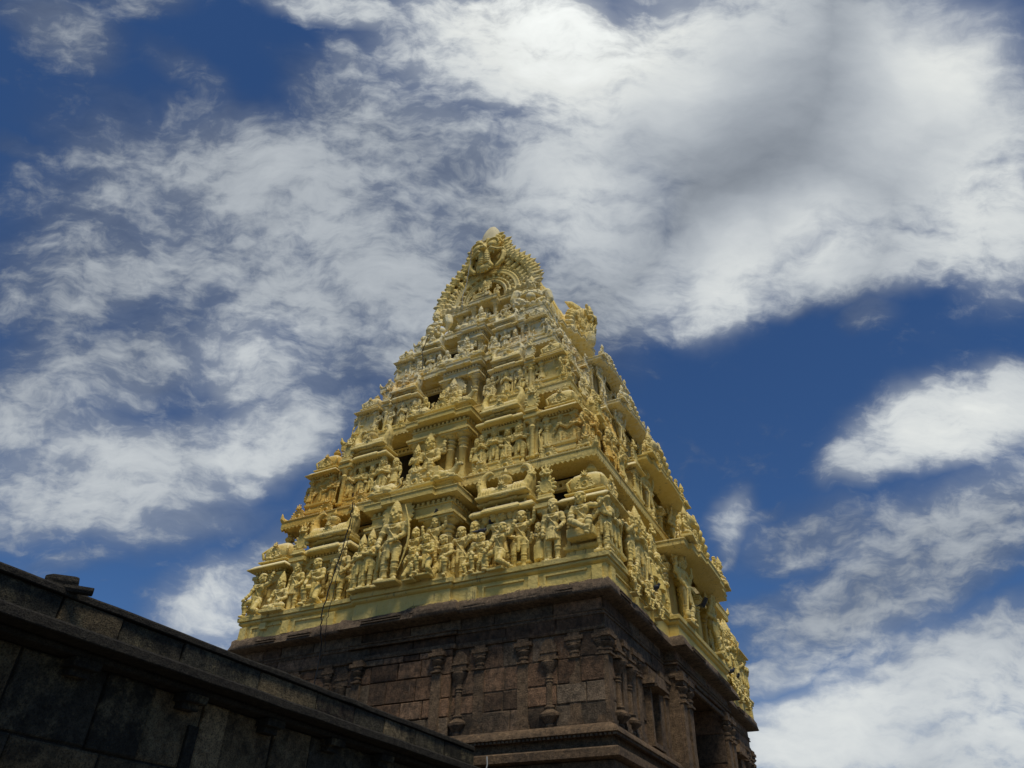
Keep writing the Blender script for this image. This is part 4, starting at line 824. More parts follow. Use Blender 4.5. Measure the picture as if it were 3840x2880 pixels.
# ---- plinth of the yellow part
m = MB()
m.sweep(bayrect(6.4, 8.3, 1.7, .12, 3.0, .3), [(-.3, 9.1), (0, 9.1), (.0, 9.52), (-.03, 9.53), (-.03, 9.6), (.03, 9.62), (.07, 9.66), (.06, 9.71), (.03, 9.73), (.11, 9.74), (.12, 9.86), (.09, 9.875), (-1.5, 9.88)])
for x in (-6.2, -4.4, -2.6, 2.4, 4.3, 6.15): m.b(x - .14, x + .14, -8.38, -8.2, 9.12, 9.53)
for x0, x1 in ((-5.9, -4.65), (-4.1, -2.9), (2.7, 4.0), (4.6, 5.85)): m.b(x0, x1, -8.345, -8.2, 9.46, 9.51); m.b(x0, x0 + .06, -8.343, -8.2, 9.15, 9.46)
m.b(-5.45, -5.2, -8.42, -8.2, 9.36, 9.56)
for y in (-8.0, -6.2, -4.6, 4.6, 6.2, 8.0): m.b(6.3, 6.48, y - .14, y + .14, 9.12, 9.53)
for y0, y1 in ((-7.7, -6.5), (-5.9, -4.9)): m.b(6.3, 6.445, y0, y1, 9.46, 9.51)
obj('plinth', m, M_Y, storeys[0])
# ------------------------------------------------------------------ neck storey and crowning roof
a5, b5, z5 = EAV[5]; a4, b4, z4 = EAV[4]; s5 = .56
m = MB(); m.sweep(rect(1.75, 3.95), [(0, z4 - .1), (0, z5 - .1)]); m.b(-1.75, 1.75, -3.95, 3.95, z5 - .12, z5 - .04)
m.sweep(rect(a4 - .3, b4 - .3), [(0, z4 - .05), (0, z4 + .22), (-.05, z4 + .24), (-2, z4 + .245)]); m.sweep(rect(a4 - .5, b4 - .5), [(0, z4 + .2), (.03, z4 + .3), (.03, z4 + .36), (-2, z4 + .37)])
m.sweep([(-.95, -b4 + .15), (.95, -b4 + .15), (.95, -4), (-.95, -4)], [(0, z4 - .05), (0, z4 + .36), (-.4, z4 + .37)])
st5 = obj('storey', m, M_Y, T, label="small topmost storey under the arched roof"); zf5 = z4 + .37
pth = [(-a5, -b5), (-.72, -b5), (-.72, -b5 - .3), (.72, -b5 - .3), (.72, -b5), (a5, -b5)] + [(a5, -2.1), (a5 + .18, -2.1), (a5 + .18, -1.6), (a5 + .36, -1.6), (a5 + .36, -1.15), (a5 + .52, -1.15), (a5 + .52, -.7), (a5 + .66, -.7), (a5 + .66, .7), (a5 + .52, .7), (a5 + .52, 1.15), (a5 + .36, 1.15), (a5 + .36, 1.6), (a5 + .18, 1.6), (a5 + .18, 2.1), (a5, 2.1)] + [(a5, b5), (-a5, b5)]
m = MB(); m.sweep(pth, [(-.6, z5 - .2), (-.05, z5 - .16), (0, z5 - .14), (0, z5), (.025, z5), (.025, z5 + .04), (-.02, z5 + .06), (-.15, z5 + .12), (-1.2, z5 + .14)])
q = MB(); n = 40
for k in range(n):
    x0 = -a5 + k * 2 * a5 / n; x1 = x0 + 2 * a5 / n; yy = b5 + (.3 if abs((x0 + x1) / 2) < .72 else 0); q.prism([(x0, z5 - .12), ((x0 + x1) / 2, z5 - .2), (x1, z5 - .12)], -yy + .004, -yy + .035)
m.merge(q); obj('eave', m, M_Y, st5)
for x in (-1.45, -.55, .55, 1.45): obj('pillar', ORN['pillar'], M_Y, st5, (x, -4.35 - (.35 if abs(x) < 1 else 0), zf5 - .02), 0, (.5, .5, (z5 - .2 - zf5) / 2.9 * 1.02))
for y in (-3.2, -1.2, 1.2, 3.2): obj('pillar', ORN['pillar'], M_Y, st5, (2.1, y, zf5 - .02), 0, (.5, .5, (z5 - .2 - zf5) / 2.9 * 1.02))
def bigseat():
    m = person(pel=(0, 0, .2), ch=(0, -.01, .45), hd=(0, -.03, .64), legs=[((-.07, 0, .19), (-.25, -.13, .17), (-.12, -.18, .06), (-.15, -.24, .04)), ((.07, 0, .19), (.25, -.13, .17), (.12, -.18, .06), (.15, -.24, .04))], arms=[(-1, (-.2, -.04, .36), (-.06, -.17, .33), (.8, -.3, 0)), (1, (.2, -.04, .36), (.06, -.17, .33), (-.8, -.3, 0))], crown='tall', bands=0, belly=.02)
    for sx in (-1, 1):
        m.chain([(sx * .14, .05, .45), (sx * .3, .06, .5), (sx * .36, .05, .32), (sx * .3, .04, .15)], [.06, .10, .08, .03], 8)
        m.ell((sx * .3, -.05, .08), (.07, .07, .08))
    m.ell((0, -.16, .22), (.1, .08, .09)); m.b(-.29, .29, -.2, .12, -.03, .03)
    for k in range(6): m.ell((-.27 + .108 * k, -.2, .02), (.045, .03, .04))
    return m.mesh('bigseat', .009)
BS = bigseat()
for sx in (-1, 1): obj('enthroned_statue', BS, M_Y, st5, (sx * 2.42, -4.86, zf5 - .05), R(20) * sx, 2.2)
statue(st5, 'guard', 'A', -.95, 4.5, zf5, 1.15); statue(st5, 'dancer', 'A', .95, 4.5, zf5, 1.15); statue(st5, 'lotus', 'A', .0, 5.0, zf5, 1.3); statue(st5, 'joined', 'A', .0, 4.5, zf5, 1.25)
for x in (-.55, .55): obj('resting_animal', ORN['animal'], M_Y, st5, (x * 1.15, -5.1, zf5 - .02), 0 if x > 0 else R(180), .55)
for y, k_ in ((-4.0, 'guard'), (-2.6, 'lady'), (-1.9, 'folded'), (-.6, 'dancer'), (.6, 'dancer'), (1.9, 'folded'), (2.6, 'lady'), (4.0, 'guard')): statue(st5, k_, 'B', y, 2.45, zf5, 1.2)
for y in (-4.4, -3.3, -2.2, 2.2, 3.3, 4.4): obj('wheel_medallion', ORN['rosette'], M_Y, st5, (a4 - .15, y, z4 + .07), ROT_B, (.6, .6, .55))
for x in (-2.6, -1.5, 1.5, 2.6): obj('wheel_medallion', ORN['rosette_b'], M_Y, st5, (x, -b4 + .14, z4 + .07), 0, (.6, .6, .5))

# roof: barrel vault along y with a horseshoe gable at each end
m = MB(); prof = [(-2.15, .1), (-2.3, .5), (-2.28, 1.0), (-2.0, 1.75), (-1.5, 2.5), (-.9, 3.2), (-.35, 3.7), (0, 3.85), (.35, 3.7), (.9, 3.2), (1.5, 2.5), (2.0, 1.75), (2.28, 1.0), (2.3, .5), (2.15, .1)]
m.prism([(x, z5 + z) for x, z in prof], -4.1, 4.3)
for y in np.linspace(-3.6, 3.6, 9): m.chain([(x * 1.01, y, z5 + z * 1.01) for x, z in prof], [.09] * len(prof), 6)
roof = obj('arched_roof', m, M_Y, T, label="barrel shaped crowning roof with a beast faced gable")
OUT = [(-2.4, .12), (-2.5, .55), (-2.4, 1.1), (-2.1, 1.7), (-1.68, 2.2), (-1.28, 2.65), (-1.0, 3.1), (-.88, 3.7), (-.62, 4.25)]
outline = OUT + [(0, 4.5)] + [(-x, z) for x, z in OUT[::-1]]
inner = [(1.02 * math.cos(q), .3 + 1.02 * math.sin(q)) for q in np.linspace(-.15, math.pi + .15, 21)]
m = MB(); m.prism(outline + [(1.02, .12)] + inner + [(-1.02, .12)], -4.55, -4.1)
def arc(m, r, th, y, n=30, a0=-.15, a1=math.pi + .15, zc=.3):
    m.chain([(r * math.cos(q), y, zc + r * math.sin(q)) for q in np.linspace(a0, a1, n)], [th] * n, 7)
arc(m, 1.04, .06, -4.66); arc(m, 1.22, .05, -4.62); arc(m, 1.52, .055, -4.64); arc(m, 1.60, .05, -4.63); arc(m, 1.68, .055, -4.64); arc(m, 2.0, .04, -4.6)
for q in np.linspace(-.1, math.pi + .1, 34): m.ell((.95 * math.cos(q), -4.62, .3 + .95 * math.sin(q)), (.045, .08, .045), n=7, m=5)
for q in np.linspace(0, math.pi, 15): m.ell((1.37 * math.cos(q), -4.6, .3 + 1.37 * math.sin(q)), (.1, .07, .1), n=8, m=5); m.ell((1.37 * math.cos(q), -4.68, .3 + 1.37 * math.sin(q)), .045, n=7, m=5)
for q in np.linspace(-.05, math.pi + .05, 40): m.ell((1.84 * math.cos(q), -4.6, .3 + 1.84 * math.sin(q)), (.13, .1, .065), rot=(0, -q + .75, 0), n=8, m=5)
for q in np.linspace(.1, math.pi - .1, 44): m.box((2.12 * math.cos(q), -4.57, .3 + 2.12 * math.sin(q)), (.17, .12, .05), rot=(0, -q, 0))
for sx in (-1, 1):
    for x, z, r_ in ((2.2, .3, .2), (1.95, .25, .16), (1.7, .25, .17), (1.45, .2, .15), (1.2, .22, .15), (2.1, .6, .14), (2.35, .7, .16)): m.ell((sx * x, -4.66, z), (r_, .14, r_ * 1.1), n=9, m=6); m.ell((sx * x, -4.78, z + .03), (r_ * .5, .06, r_ * .5), n=8, m=5)
mm = m.mesh('gable', .024)
gb = obj('gable', mm, M_Y, roof, (0, 0, z5)); 
def leafborder():
    m = MB()
    pts = [Vector((x, z)) for x, z in outline]; L = [0]
    for i in range(1, len(pts)): L.append(L[-1] + (pts[i] - pts[i - 1]).length)
    def at(t_):
        for i in range(1, len(pts)):
            if L[i] >= t_: 
                f = (t_ - L[i - 1]) / (L[i] - L[i - 1]); return pts[i - 1].lerp(pts[i], f), (pts[i] - pts[i - 1]).normalized()
        return pts[-1], (pts[-1] - pts[-2]).normalized()
    n = 25
    for k in range(n + 1):
        p, d = at(L[-1] * k / n); nn = Vector((-d.y, d.x)); upv = (nn * .75 + Vector((0, .55)))
        if p.y > 3.6: continue
        upv.normalize(); side = Vector((-upv.y, upv.x)); c = p - nn * .12
        for j, y in enumerate((-4.66, -4.4)):
            for ang_, ln, wd in ((0, .72, 1.25), (.5, .54, 1.0), (-.5, .54, 1.0), (1.0, .4, .85), (-1.0, .4, .85)):
                ang_ += .2 * j; ca, sa = math.cos(ang_), math.sin(ang_); dv = Vector((upv.x * ca - upv.y * sa, upv.x * sa + upv.y * ca)); o_ = c - upv * .12
                g = lambda f, yy: (o_.x + dv.x * f, y - yy, o_.y + dv.y * f)
                m.chain([g(0, .02), g(ln * .45, .08), g(ln * .75, .05), g(ln, 0)], [.08 * wd, .105 * wd, .07 * wd, .012], 7)
                m.cap(g(ln * .2, .12), g(ln * .8, .1), .028, .02, 5)
        c2 = p - nn * .5; g2 = lambda f, sd: (c2.x + upv.x * f + side.x * sd, -4.64, c2.y + upv.y * f + side.y * sd)
        m.chain([g2(-.1, 0), g2(.12, 0), g2(.32, 0)], [.1, .11, .02], 7); m.ell(g2(-.05, .13), (.08, .09, .08), n=8, m=5)
        for sd in (-1, 1): m.chain([g2(.0, sd * .05), g2(.1, sd * .15), g2(.2, sd * .14)], [.05, .045, .01], 6)
    return m.mesh('leaf_border', .022)
obj('leaf_border', leafborder(), M_Y, roof, (0, 0, z5))
def bigface():
    m = MB(); m.ell((0, -4.4, 2.9), (1.0, .22, 1.2)); m.ell((0, -4.55, 3.5), (.86, .40, .55)); m.b(-.7, .7, -4.6, -4.3, 1.9, 2.1)
    for sx in (-1, 1):
        e = (sx * .40, -4.97, 3.42)
        m.ell((e[0], e[1] + .05, e[2]), (.34, .2, .33)); m.ell((e[0] - sx * .04, e[1] - .16, e[2] - .09), (.17, .1, .17))
        m.chain([(e[0] + .34 * math.cos(q), e[1] - .1, e[2] + .34 * math.sin(q)) for q in np.linspace(-.1, math.pi + .1, 12)], [.05] * 12, 6)
        m.chain([(e[0] + .45 * math.cos(q), e[1] + .02, e[2] + .45 * math.sin(q)) for q in np.linspace(.1, math.pi - .1, 12)], [.04] * 12, 6)
        m.chain([(sx * .1, -5.02, 2.98), (sx * .35, -5.1, 3.08), (sx * .62, -5.0, 2.96), (sx * .86, -4.86, 3.08)], [.09, .1, .09, .05], 8)     # upper lip
        m.chain([(sx * .13, -5.05, 2.9), (sx * .14, -5.05, 2.6), (sx * .17, -5.0, 2.25), (sx * .32, -4.95, 2.02)], [.14, .15, .17, .15], 9)         # tongue-like columns
        for k in range(5): m.ring((sx * (.13 + .01 * k), -5.03, 2.72 - .14 * k), .165, .022, 10, 5)
        m.chain([(sx * .8, -4.75, 3.0), (sx * .92, -4.78, 2.7), (sx * .82, -4.8, 2.3), (sx * .6, -4.85, 2.0)], [.11, .12, .12, .1], 9)         # jaw frame
        m.chain([(sx * .86, -4.8, 3.2), (sx * 1.0, -4.8, 2.9), (sx * 1.0, -4.8, 2.5)], [.04, .04, .03], 6)
        for k in range(6): q = 1.15 - k * .2; m.chain([(sx * .95, -4.6, 2.3 + k * .3), (sx * (1.12 - .03 * k), -4.62, 2.38 + k * .3), (sx * (1.18 - .06 * k), -4.6, 2.52 + k * .3)], [.12, .1, .02], 7)
        m.cap((sx * .45, -5.0, 2.95), (sx * .47, -5.0, 2.76), .06, .03, 7); m.ell((sx * .3, -5.04, 2.9), .085)
        m.chain([(sx * .6, -4.66, 3.95), (sx * .78, -4.68, 4.1), (sx * .72, -4.62, 4.3)], [.14, .11, .02], 7); m.chain([(sx * .36, -4.72, 4.02), (sx * .5, -4.74, 4.18), (sx * .46, -4.7, 4.36)], [.13, .1, .02], 7)
    m.ell((0, -5.12, 3.14), (.18, .22, .17)); m.ell((0, -5.32, 3.07), (.13, .1, .11)); m.ell((.09, -5.34, 3.1), .055); m.ell((-.09, -5.34, 3.1), .055); m.chain([(0, -4.9, 3.75), (0, -5.02, 3.5), (0, -5.14, 3.25)], [.08, .1, .12], 8)
    for sx in (-1, 1): m.chain([(sx * .13, -5.12, 3.26), (sx * .21, -5.12, 3.37)], [.06, .05], 6)
    for sx in (-1, 1):
        for x, z in ((.5, 4.05), (.68, 3.92), (.36, 4.2), (.6, 4.25)):
            for q in (-.6, 0, .6): m.chain([(sx * x, -4.62, z), (sx * x + .14 * math.sin(q + .3 * sx), -4.68, z + .14 * math.cos(q)), (sx * x + .26 * math.sin(q + .3 * sx), -4.62, z + .27 * math.cos(q))], [.07, .07, .012], 6)
    # shell-shaped pendant under the mouth
    m.ell((0, -4.98, 1.95), (.34, .18, .2)); 
    for k in range(7): q = math.pi * (1.05 + .15 * k); m.chain([(0, -5.02, 2.05), (.4 * math.cos(q), -5.0, 2.02 + .3 * math.sin(q))], [.05, .06], 6)
    m.chain([(0, -4.75, 3.95), (0, -4.8, 4.08), (0, -4.75, 4.2)], [.16, .12, .03], 8)
    return m.mesh('beast_face', .02)
obj('beast_face', bigface(), M_Y, roof, (0, 0, z5), label="bulging-eyed beast face over the gable arch")
m = MB(); m.lathe([(.52, 0), (.50, .3), (.44, .6), (.33, .9), (.19, 1.14), (.06, 1.26)], (0, -4.42, 4.12), 22, sup=2.4)
for i, p in enumerate(m.v): m.v[i] = (p[0] * 1.05, -4.45 + (p[1] + 4.45) * .8, p[2])
obj('plain_stub', m, M_PALE, roof, (0, 0, z5), label="smooth pale half dome stub on the ridge")
statue(roof, 'throne', 'A', 0, 4.82, z5 + .14, 1.25, name='enthroned_statue')
for sx in (-1, 1): statue(roof, 'crouch', 'A', sx * .62, 4.72, z5 + .14, .8, sx < 0)
# dormer with a lion head on the long side
m = MB(); m.prism([(-1.0, .1), (-1.12, .6), (-1.0, 1.2), (-.6, 1.75), (0, 2.05), (.6, 1.75), (1.0, 1.2), (1.12, .6), (1.0, .1)], -2.75, -1.2)
obj('dormer', m.mesh('dormer'), M_Y, roof, (0, 0, z5 + .05), ROT_B)
obj('arched_gable', ORN['fan'], M_Y, roof, (2.72, 0, z5 + .12), ROT_B, (1.25, 1.2, 1.45))
def lionhead():
    m = MB(); beastface(m, (0, -.25, 0), 1.75); m.ell((0, .4, .05), (.6, .68, .66)); m.ell((0, .1, .1), (.52, .42, .56)); m.ell((0, .9, .1), (.5, .5, .5))
    r_ = random.Random(3)
    for k in range(150):
        th = r_.uniform(.3, 2.6); ph = r_.uniform(0, 2 * math.pi); d = Vector((math.sin(th) * math.cos(ph), math.sin(th) * math.sin(ph), math.cos(th)))
        if d.y < -.35: continue
        m.ell((d.x * .56, .25 + d.y * .58, .06 + d.z * .62), (.09, .09, .09), n=7, m=5)
    for sx in (-1, 1): m.chain([(sx * .33, .2, .5), (sx * .4, .45, .85), (sx * .38, .75, 1.2)], [.2, .16, .02], 8)
    m.chain([(0, .2, -.2), (0, .0, -.7), (0, -.12, -1.25)], [.5, .42, .36], 10)
    for k in range(90):
        z = r_.uniform(-1.45, -.3); q = r_.uniform(0, 2 * math.pi); rr = .48 + .1 * z; m.chain([(rr * math.cos(q), .0 + .1 * z * -.2 + rr * math.sin(q), z), (1.15 * rr * math.cos(q), 1.2 * rr * math.sin(q), z + .13)], [.085, .03], 6)
    return m.mesh('lion_head', .024)
obj('lion_head', lionhead(), M_Y, roof, (2.95, 0, z5 + 1.55), ROT_B, (1.1, 1.15, 1.1), label="shaggy lion head jutting from the long side of the roof")

# ------------------------------------------------------------------ stone base
def courses(m, x0, x1, z0, z1, hs, y=0.0, wmin=.38, wmax=1.05, gap=.012, proud=.03):
    z = z0
    while z < z1 - .02:
        h = min(rnd.choice(hs), z1 - z); h = z1 - z if z1 - z - h < .15 else h; x = x0
        while x < x1 - .01:
            w = min(rnd.uniform(wmin, wmax), x1 - x); w = x1 - x if x1 - x - w < .2 else w
            d = rnd.uniform(0, proud); g = gap * rnd.uniform(.5, 1.6); bv = .02; tn = (rnd.random(), rnd.random(), rnd.random())
            a_, b_, c_, e_ = x + g, x + w - g, z + g, z + h - g
            jt = lambda: rnd.uniform(-.010, .010)
            back = [(a_, y + .06, c_), (b_, y + .06, c_), (b_, y + .06, e_), (a_, y + .06, e_)]; mid = [(a_, y - d + .02, c_), (b_, y - d + .02, c_), (b_, y - d + .02, e_), (a_, y - d + .02, e_)]
            fr = [(a_ + bv + jt(), y - d + jt() * .7, c_ + bv + jt()), (b_ - bv + jt(), y - d + jt() * .7, c_ + bv + jt()), (b_ - bv + jt(), y - d + jt() * .7, e_ - bv + jt()), (a_ + bv + jt(), y - d + jt() * .7, e_ - bv + jt())]
            F = [(8, 9, 10, 11)] + [(i, (i + 1) % 4, (i + 1) % 4 + 4, i + 4) for i in range(4)] + [(i + 4, (i + 1) % 4 + 4, (i + 1) % 4 + 8, i + 8) for i in range(4)]
            m.add(back + mid + fr, F, tn); x += w
        z += h
    return m
WA, WB = 6.12, 8.02                       # wall faces of the base
m = MB()
m.b(-WA, 2.5, -WB, WB, 0, 8.95); m.b(2.5, WA, -WB, -2.15, 0, 8.95); m.b(2.5, WA, 2.15, WB, 0, 8.95); m.b(2.5, WA, -2.15, 2.15, 8.25, 8.95)
m.b(6.0, 6.52, -3.15, -2.15, 0, 8.95); m.b(6.0, 6.52, 2.15, 3.15, 0, 8.95); m.b(6.0, 6.52, -2.15, 2.15, 8.3, 8.95)
base = obj('stone_base', m.mesh('stone_base'), M_STG, T, label="dark weathered granite base with pilasters and a deep doorway")
m = MB(); HS = (.42, .48, .52, .6)
courses(m, -WA, -1.75, 5.72, 7.95, HS, -WB - .01); courses(m, 1.75, WA, 5.72, 7.95, HS, -WB - .01); courses(m, -1.75, 1.75, 5.72, 7.95, HS, -WB - .13)
courses(m, -WA, WA, 7.95, 8.78, (.42, .41), -WB - .04, .7, 1.9)
q = MB(); courses(q, -WB, -3.15, 5.72, 7.95, HS, -WA - .01); courses(q, 3.15, WB, 5.72, 7.95, HS, -WA - .01); courses(q, -3.15, -2.15, 5.0, 8.2, (.7, .9, .8), -6.53, .45, .6); courses(q, 2.15, 3.15, 5.0, 8.2, (.7, .9, .8), -6.53, .45, .6); courses(q, -WB, -3.1, 7.95, 8.78, (.42, .41), -WA - .04, .7, 1.9); courses(q, 3.1, WB, 7.95, 8.78, (.42, .41), -WA - .04, .7, 1.9); courses(q, -3.15, 3.15, 8.22, 8.8, (.6,), -6.55, 1.2, 2.4)
m.merge(q, Matrix.Rotation(ROT_B, 4, 'Z'))
# jambs of the passage
q = MB(); courses(q, -6.5, -2.6, 4.2, 8.25, (.75, .9, .8), 0, .9, 1.8); m.merge(q, Matrix.Translation((0, 2.14, 0)) )
for i in range(len(m.v) - len(q.v), len(m.v)): x, y, z = m.v[i]; m.v[i] = (-x, y, z)
obj('block_facing', m.mesh('block_facing'), M_ST, base)
def pilaster(H=2.22):
    m = MB(); m.b(-.2, .2, -.13, .05, 0, .1); m.b(-.17, .17, -.1, .05, .1, .2); m.b(-.145, .145, -.07, .05, .2, H - .58)
    m.b(-.16, .16, -.14, .05, H - .62, H - .58); m.lathe([(.13, H - .58), (.12, H - .52), (.15, H - .5), (.15, H - .46), (.11, H - .43), (.2, H - .36), (.22, H - .32), (.15, H - .28)], (0, -.0, 0), 10)
    m.b(-.19, .19, -.15, .05, H - .28, H - .2); m.b(-.25, .25, -.19, .05, H - .2, H - .1); m.b(-.16, .16, -.16, .05, H - .1, H)
    return m.mesh('pilaster', sub=.18, jitter=.02)
def potniche(H=2.2):
    m = MB(); m.lathe([(.1, 0), (.12, .06), (.09, .1), (.16, .16), (.27, .26), (.28, .32), (.17, .38), (.12, .42), (.15, .47), (.14, .5), (.09, .52), (.085, .7), (.085, 1.05), (.11, 1.08), (.09, 1.12), (.12, 1.16), (.09, 1.2), (.1, 1.28), (.12, 1.3), (.14, 1.36), (.22, 1.46), (.25, 1.56), (.2, 1.6)], (0, -.02, 0), 14)
    m.b(-.27, .27, -.22, .05, 1.6, 1.66); m.b(-.22, .22, -.14, .05, 1.66, 1.78); m.b(-.26, .26, -.18, .05, 1.78, 1.84); m.prism([(-.2, 1.84), (.2, 1.84), (.22, 1.95), (.1, 2.1), (0, 2.16), (-.1, 2.1), (-.22, 1.95)], -.12, .05)
    m.b(-.06, .06, -.08, .05, .5, 1.1)
    return m.mesh('potniche', sub=.2, jitter=.012)
PIL, POT = pilaster(), potniche()
for x in (-6.0, -5.3, -3.9, -2.6, 2.6, 3.9, 5.3, 6.0): obj('pilaster', PIL, M_STG if abs(x) > 5.5 else M_ST, base, (x + rnd.uniform(-.04, .04), -WB - .0 + rnd.uniform(-.02, .03), 5.73), rnd.uniform(-.03, .03), (rnd.uniform(.88, 1.05), rnd.uniform(.45, .75), 1))
for x in (-1.35, 1.35): obj('pilaster', PIL, M_STG, base, (x, -WB - .14, 5.73))
for x in (-4.62, -1.98, 1.98, 4.62): obj('pot_niche', POT, M_STG if x < 3 else M_ST, base, (x, -WB - .02, 5.73), 0, (1, .55, 1))
for y in (-7.9, -6.9, -6.2, -5.75, -3.9, -3.4, 3.4, 3.9, 5.75, 6.2, 6.9, 7.9): obj('pilaster', PIL, M_ST, base, (WA + .02, y, 5.73), ROT_B)
for y in (-7.35, -6.55, 6.55, 7.35): obj('pot_niche', POT, M_ST, base, (WA + .03, y, 5.73), ROT_B)
for y in (-2.95, -2.3, 2.3, 2.95): obj('pilaster', PIL, M_ST, base, (6.55, y, 5.0), ROT_B, (1.1, 1, 1.42))
for sy in (-1, 1):                       # eaved niches on the long side
    m = MB(); m.b(-.5, .5, -.42, .02, 1.42, 1.5); m.prism([(-.55, 1.5), (.55, 1.5), (.4, 1.78), (-.4, 1.78)], -.36, .02); m.b(-.42, -.3, -.18, .02, .0, 1.42); m.b(.3, .42, -.18, .02, 0, 1.42); m.b(-.46, .46, -.2, .02, -.05, .06); m.b(-.36, .36, -.14, .02, 1.78, 2.0)
    obj('eaved_niche', m.mesh('niche', sub=.3, jitter=.015), M_STG, base, (WA + .03, sy * 4.8, 5.78), ROT_B)
# frieze mouldings, cornice, ledges
m = MB(); fr = bayrect(WA, WB, 1.78, .1, 3.15, .42)
m.sweep(fr, [(.0, 7.95), (.06, 7.96), (.075, 8.02), (.05, 8.06), (.05, 8.09)]); m.sweep(fr, [(.05, 8.33), (.085, 8.34), (.085, 8.38), (.05, 8.40), (.05, 8.43), (.085, 8.44), (.085, 8.47), (.04, 8.49)])
obj('frieze', m.mesh('frieze', sub=.5, jitter=.012), M_STG, base)
m = MB(); path = bayrect(6.36, 8.28, 1.86, .14, 3.2, .42)
def seg_cornice(path, prof, seg=1.25):
    m = MB(); n = len(path)
    for i in range(n):
        p0, p1 = Vector(path[i]), Vector(path[(i + 1) % n]); L = (p1 - p0).length; k = max(1, int(L / seg))
    return m
def dense(path, seg=.22):
    out = []
    for i in range(len(path)):
        p0, p1 = Vector(path[i]), Vector(path[(i + 1) % len(path)]); k = max(1, int((p1 - p0).length / seg))
        out += [tuple(p0.lerp(p1, j / k)) for j in range(k)]
    return out
dp = dense(path); m.sweep(dp, [(-.3, 8.76), (.0, 8.78), (.15, 8.79), (.20, 8.82), (.205, 8.90), (.195, 8.95), (.18, 9.02), (.14, 9.09), (.10, 9.15), (.03, 9.20), (-.2, 9.215), (-.5, 9.21)])
nn = len(dp)
for j in range(4, 10):
    for i in range(nn):
        x, y, z = m.v[j * nn + i]; hsh = mnoise.cell((math.floor(x / 1.15 + y / 1.15) * 1.7, 3.3, 1.1)) - .5; g = hsh * .07 + mnoise.noise((x * 1.1, y * 1.1, 3)) * .06 + mnoise.noise((x * 4, y * 4, 9)) * .045; f = (j - 3) / 6; m.v[j * nn + i] = (x, y, z + g * f)
        if j <= 7: m.v[j * nn + i] = (x * (1 + .006 * hsh + .0015 * mnoise.noise((x * 5, y * 5, 1))), y * (1 + .005 * hsh + .0015 * mnoise.noise((x * 5, y * 5, 2))), z + g * f)
corn = m
m = MB()                                     # carved double grooves and block joints on the cornice face
for x0, x1 in ((-5.4, -4.6), (-4.1, -3.2), (-1.2, .2), (.5, 1.5), (2.2, 2.9), (3.4, 4.5), (5.0, 5.5)):
    for z in (8.88, 8.95): m.b(x0, x1, -(8.28 + (.14 if abs(x0) < 1.86 else 0)) - .222, -(8.28) - .1, z, z + .03)
q = MB()
for y0, y1 in ((-7.8, -7.0), (-6.4, -5.2), (-2.6, -1.2), (.4, 2.0), (5, 6)):
    for z in (8.88, 8.95): q.b(y0, y1, -(6.36 + (.42 if abs(y0) < 3.2 else 0)) - .222, -6.36 - .1, z, z + .03)
m.merge(q, Matrix.Rotation(ROT_B, 4, 'Z')); corn.merge(m); me = corn.mesh('cornice', ang=60); obj('cornice', me, M_STC, base)
def ledge(name, path, prof, jit=.012, scallop=None):
    m = MB(); m.sweep(dense(path, .3), prof)
    if scallop:
        z, d = scallop
        for L, D, r in ((WA + .3, WB + d, 0), (WB + .3, WA + d, 90)):
            q = MB(); n = int(2 * L / .11)
            for k in range(n):
                x = -L + (k + .5) * 2 * L / n
                if r == 90 and abs(x) < 3.3: continue
                q.b(x - .034, x + .034, -D - .05, -D + .06, z - .05, z)
            m.merge(q, Matrix.Rotation(R(r), 4, 'Z'))
    me = m.mesh(name, ang=45); 
    return obj(name, me, M_STG, base)
lp = rect(WA, WB)
def gap_door(path): return path
bp = bayrect(WA, WB, 1.78, .1, 2.9, .0)
ledge('moulded_ledge', lp, [(-.1, 5.74), (.08, 5.74), (.24, 5.66), (.33, 5.55), (.34, 5.49), (.28, 5.47), (.1, 5.46), (-.1, 5.46)], scallop=(5.47, .26))
ledge('moulded_ledge', lp, [(-.1, 5.46), (.12, 5.455), (.12, 5.2), (.3, 5.19), (.36, 5.15), (.36, 4.98), (.3, 4.95), (.1, 4.94), (-.1, 4.93)])
ledge('moulded_ledge', lp, [(-.1, 4.93), (.16, 4.925), (.16, 4.68), (.36, 4.66), (.42, 4.58), (.44, 4.4), (.36, 4.3), (.2, 4.26), (.2, 3.9), (.45, 3.86), (.5, 3.6), (.45, 3.3), (.25, 3.2), (.25, 2.6), (.6, 2.55), (.65, 2.2), (.65, .0)])
M_BIRD2 = M_BIRD

# ------------------------------------------------------------------ enclosure wall in front
wt = empty('enclosure_wall'); tag(wt, "long dark stone block wall with a projecting eave and low parapet, abutting the tower base", "wall")
wt.rotation_euler.x = .0067; wt.location.z = .06        # the old wall has settled a little
Y0, Y1 = -34.0, -8.75; WX = 2.95
m = MB(); m.b(1.6, WX - .04, Y0, Y1, 0, 4.5); m.b(1.75, 2.92, Y0, Y1, 4.5, 5.16)
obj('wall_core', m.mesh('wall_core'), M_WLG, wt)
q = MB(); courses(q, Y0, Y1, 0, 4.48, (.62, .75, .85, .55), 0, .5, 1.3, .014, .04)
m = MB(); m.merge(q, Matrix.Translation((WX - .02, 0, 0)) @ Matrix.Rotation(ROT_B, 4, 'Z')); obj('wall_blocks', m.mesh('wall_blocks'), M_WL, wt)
q = MB(); courses(q, Y0, Y1, 4.72, 5.19, (.47,), 0, .8, 1.7, .01, .03)
m = MB(); m.merge(q, Matrix.Translation((2.97, 0, 0)) @ Matrix.Rotation(ROT_B, 4, 'Z')); obj('parapet', m.mesh('parapet'), M_WL, wt)
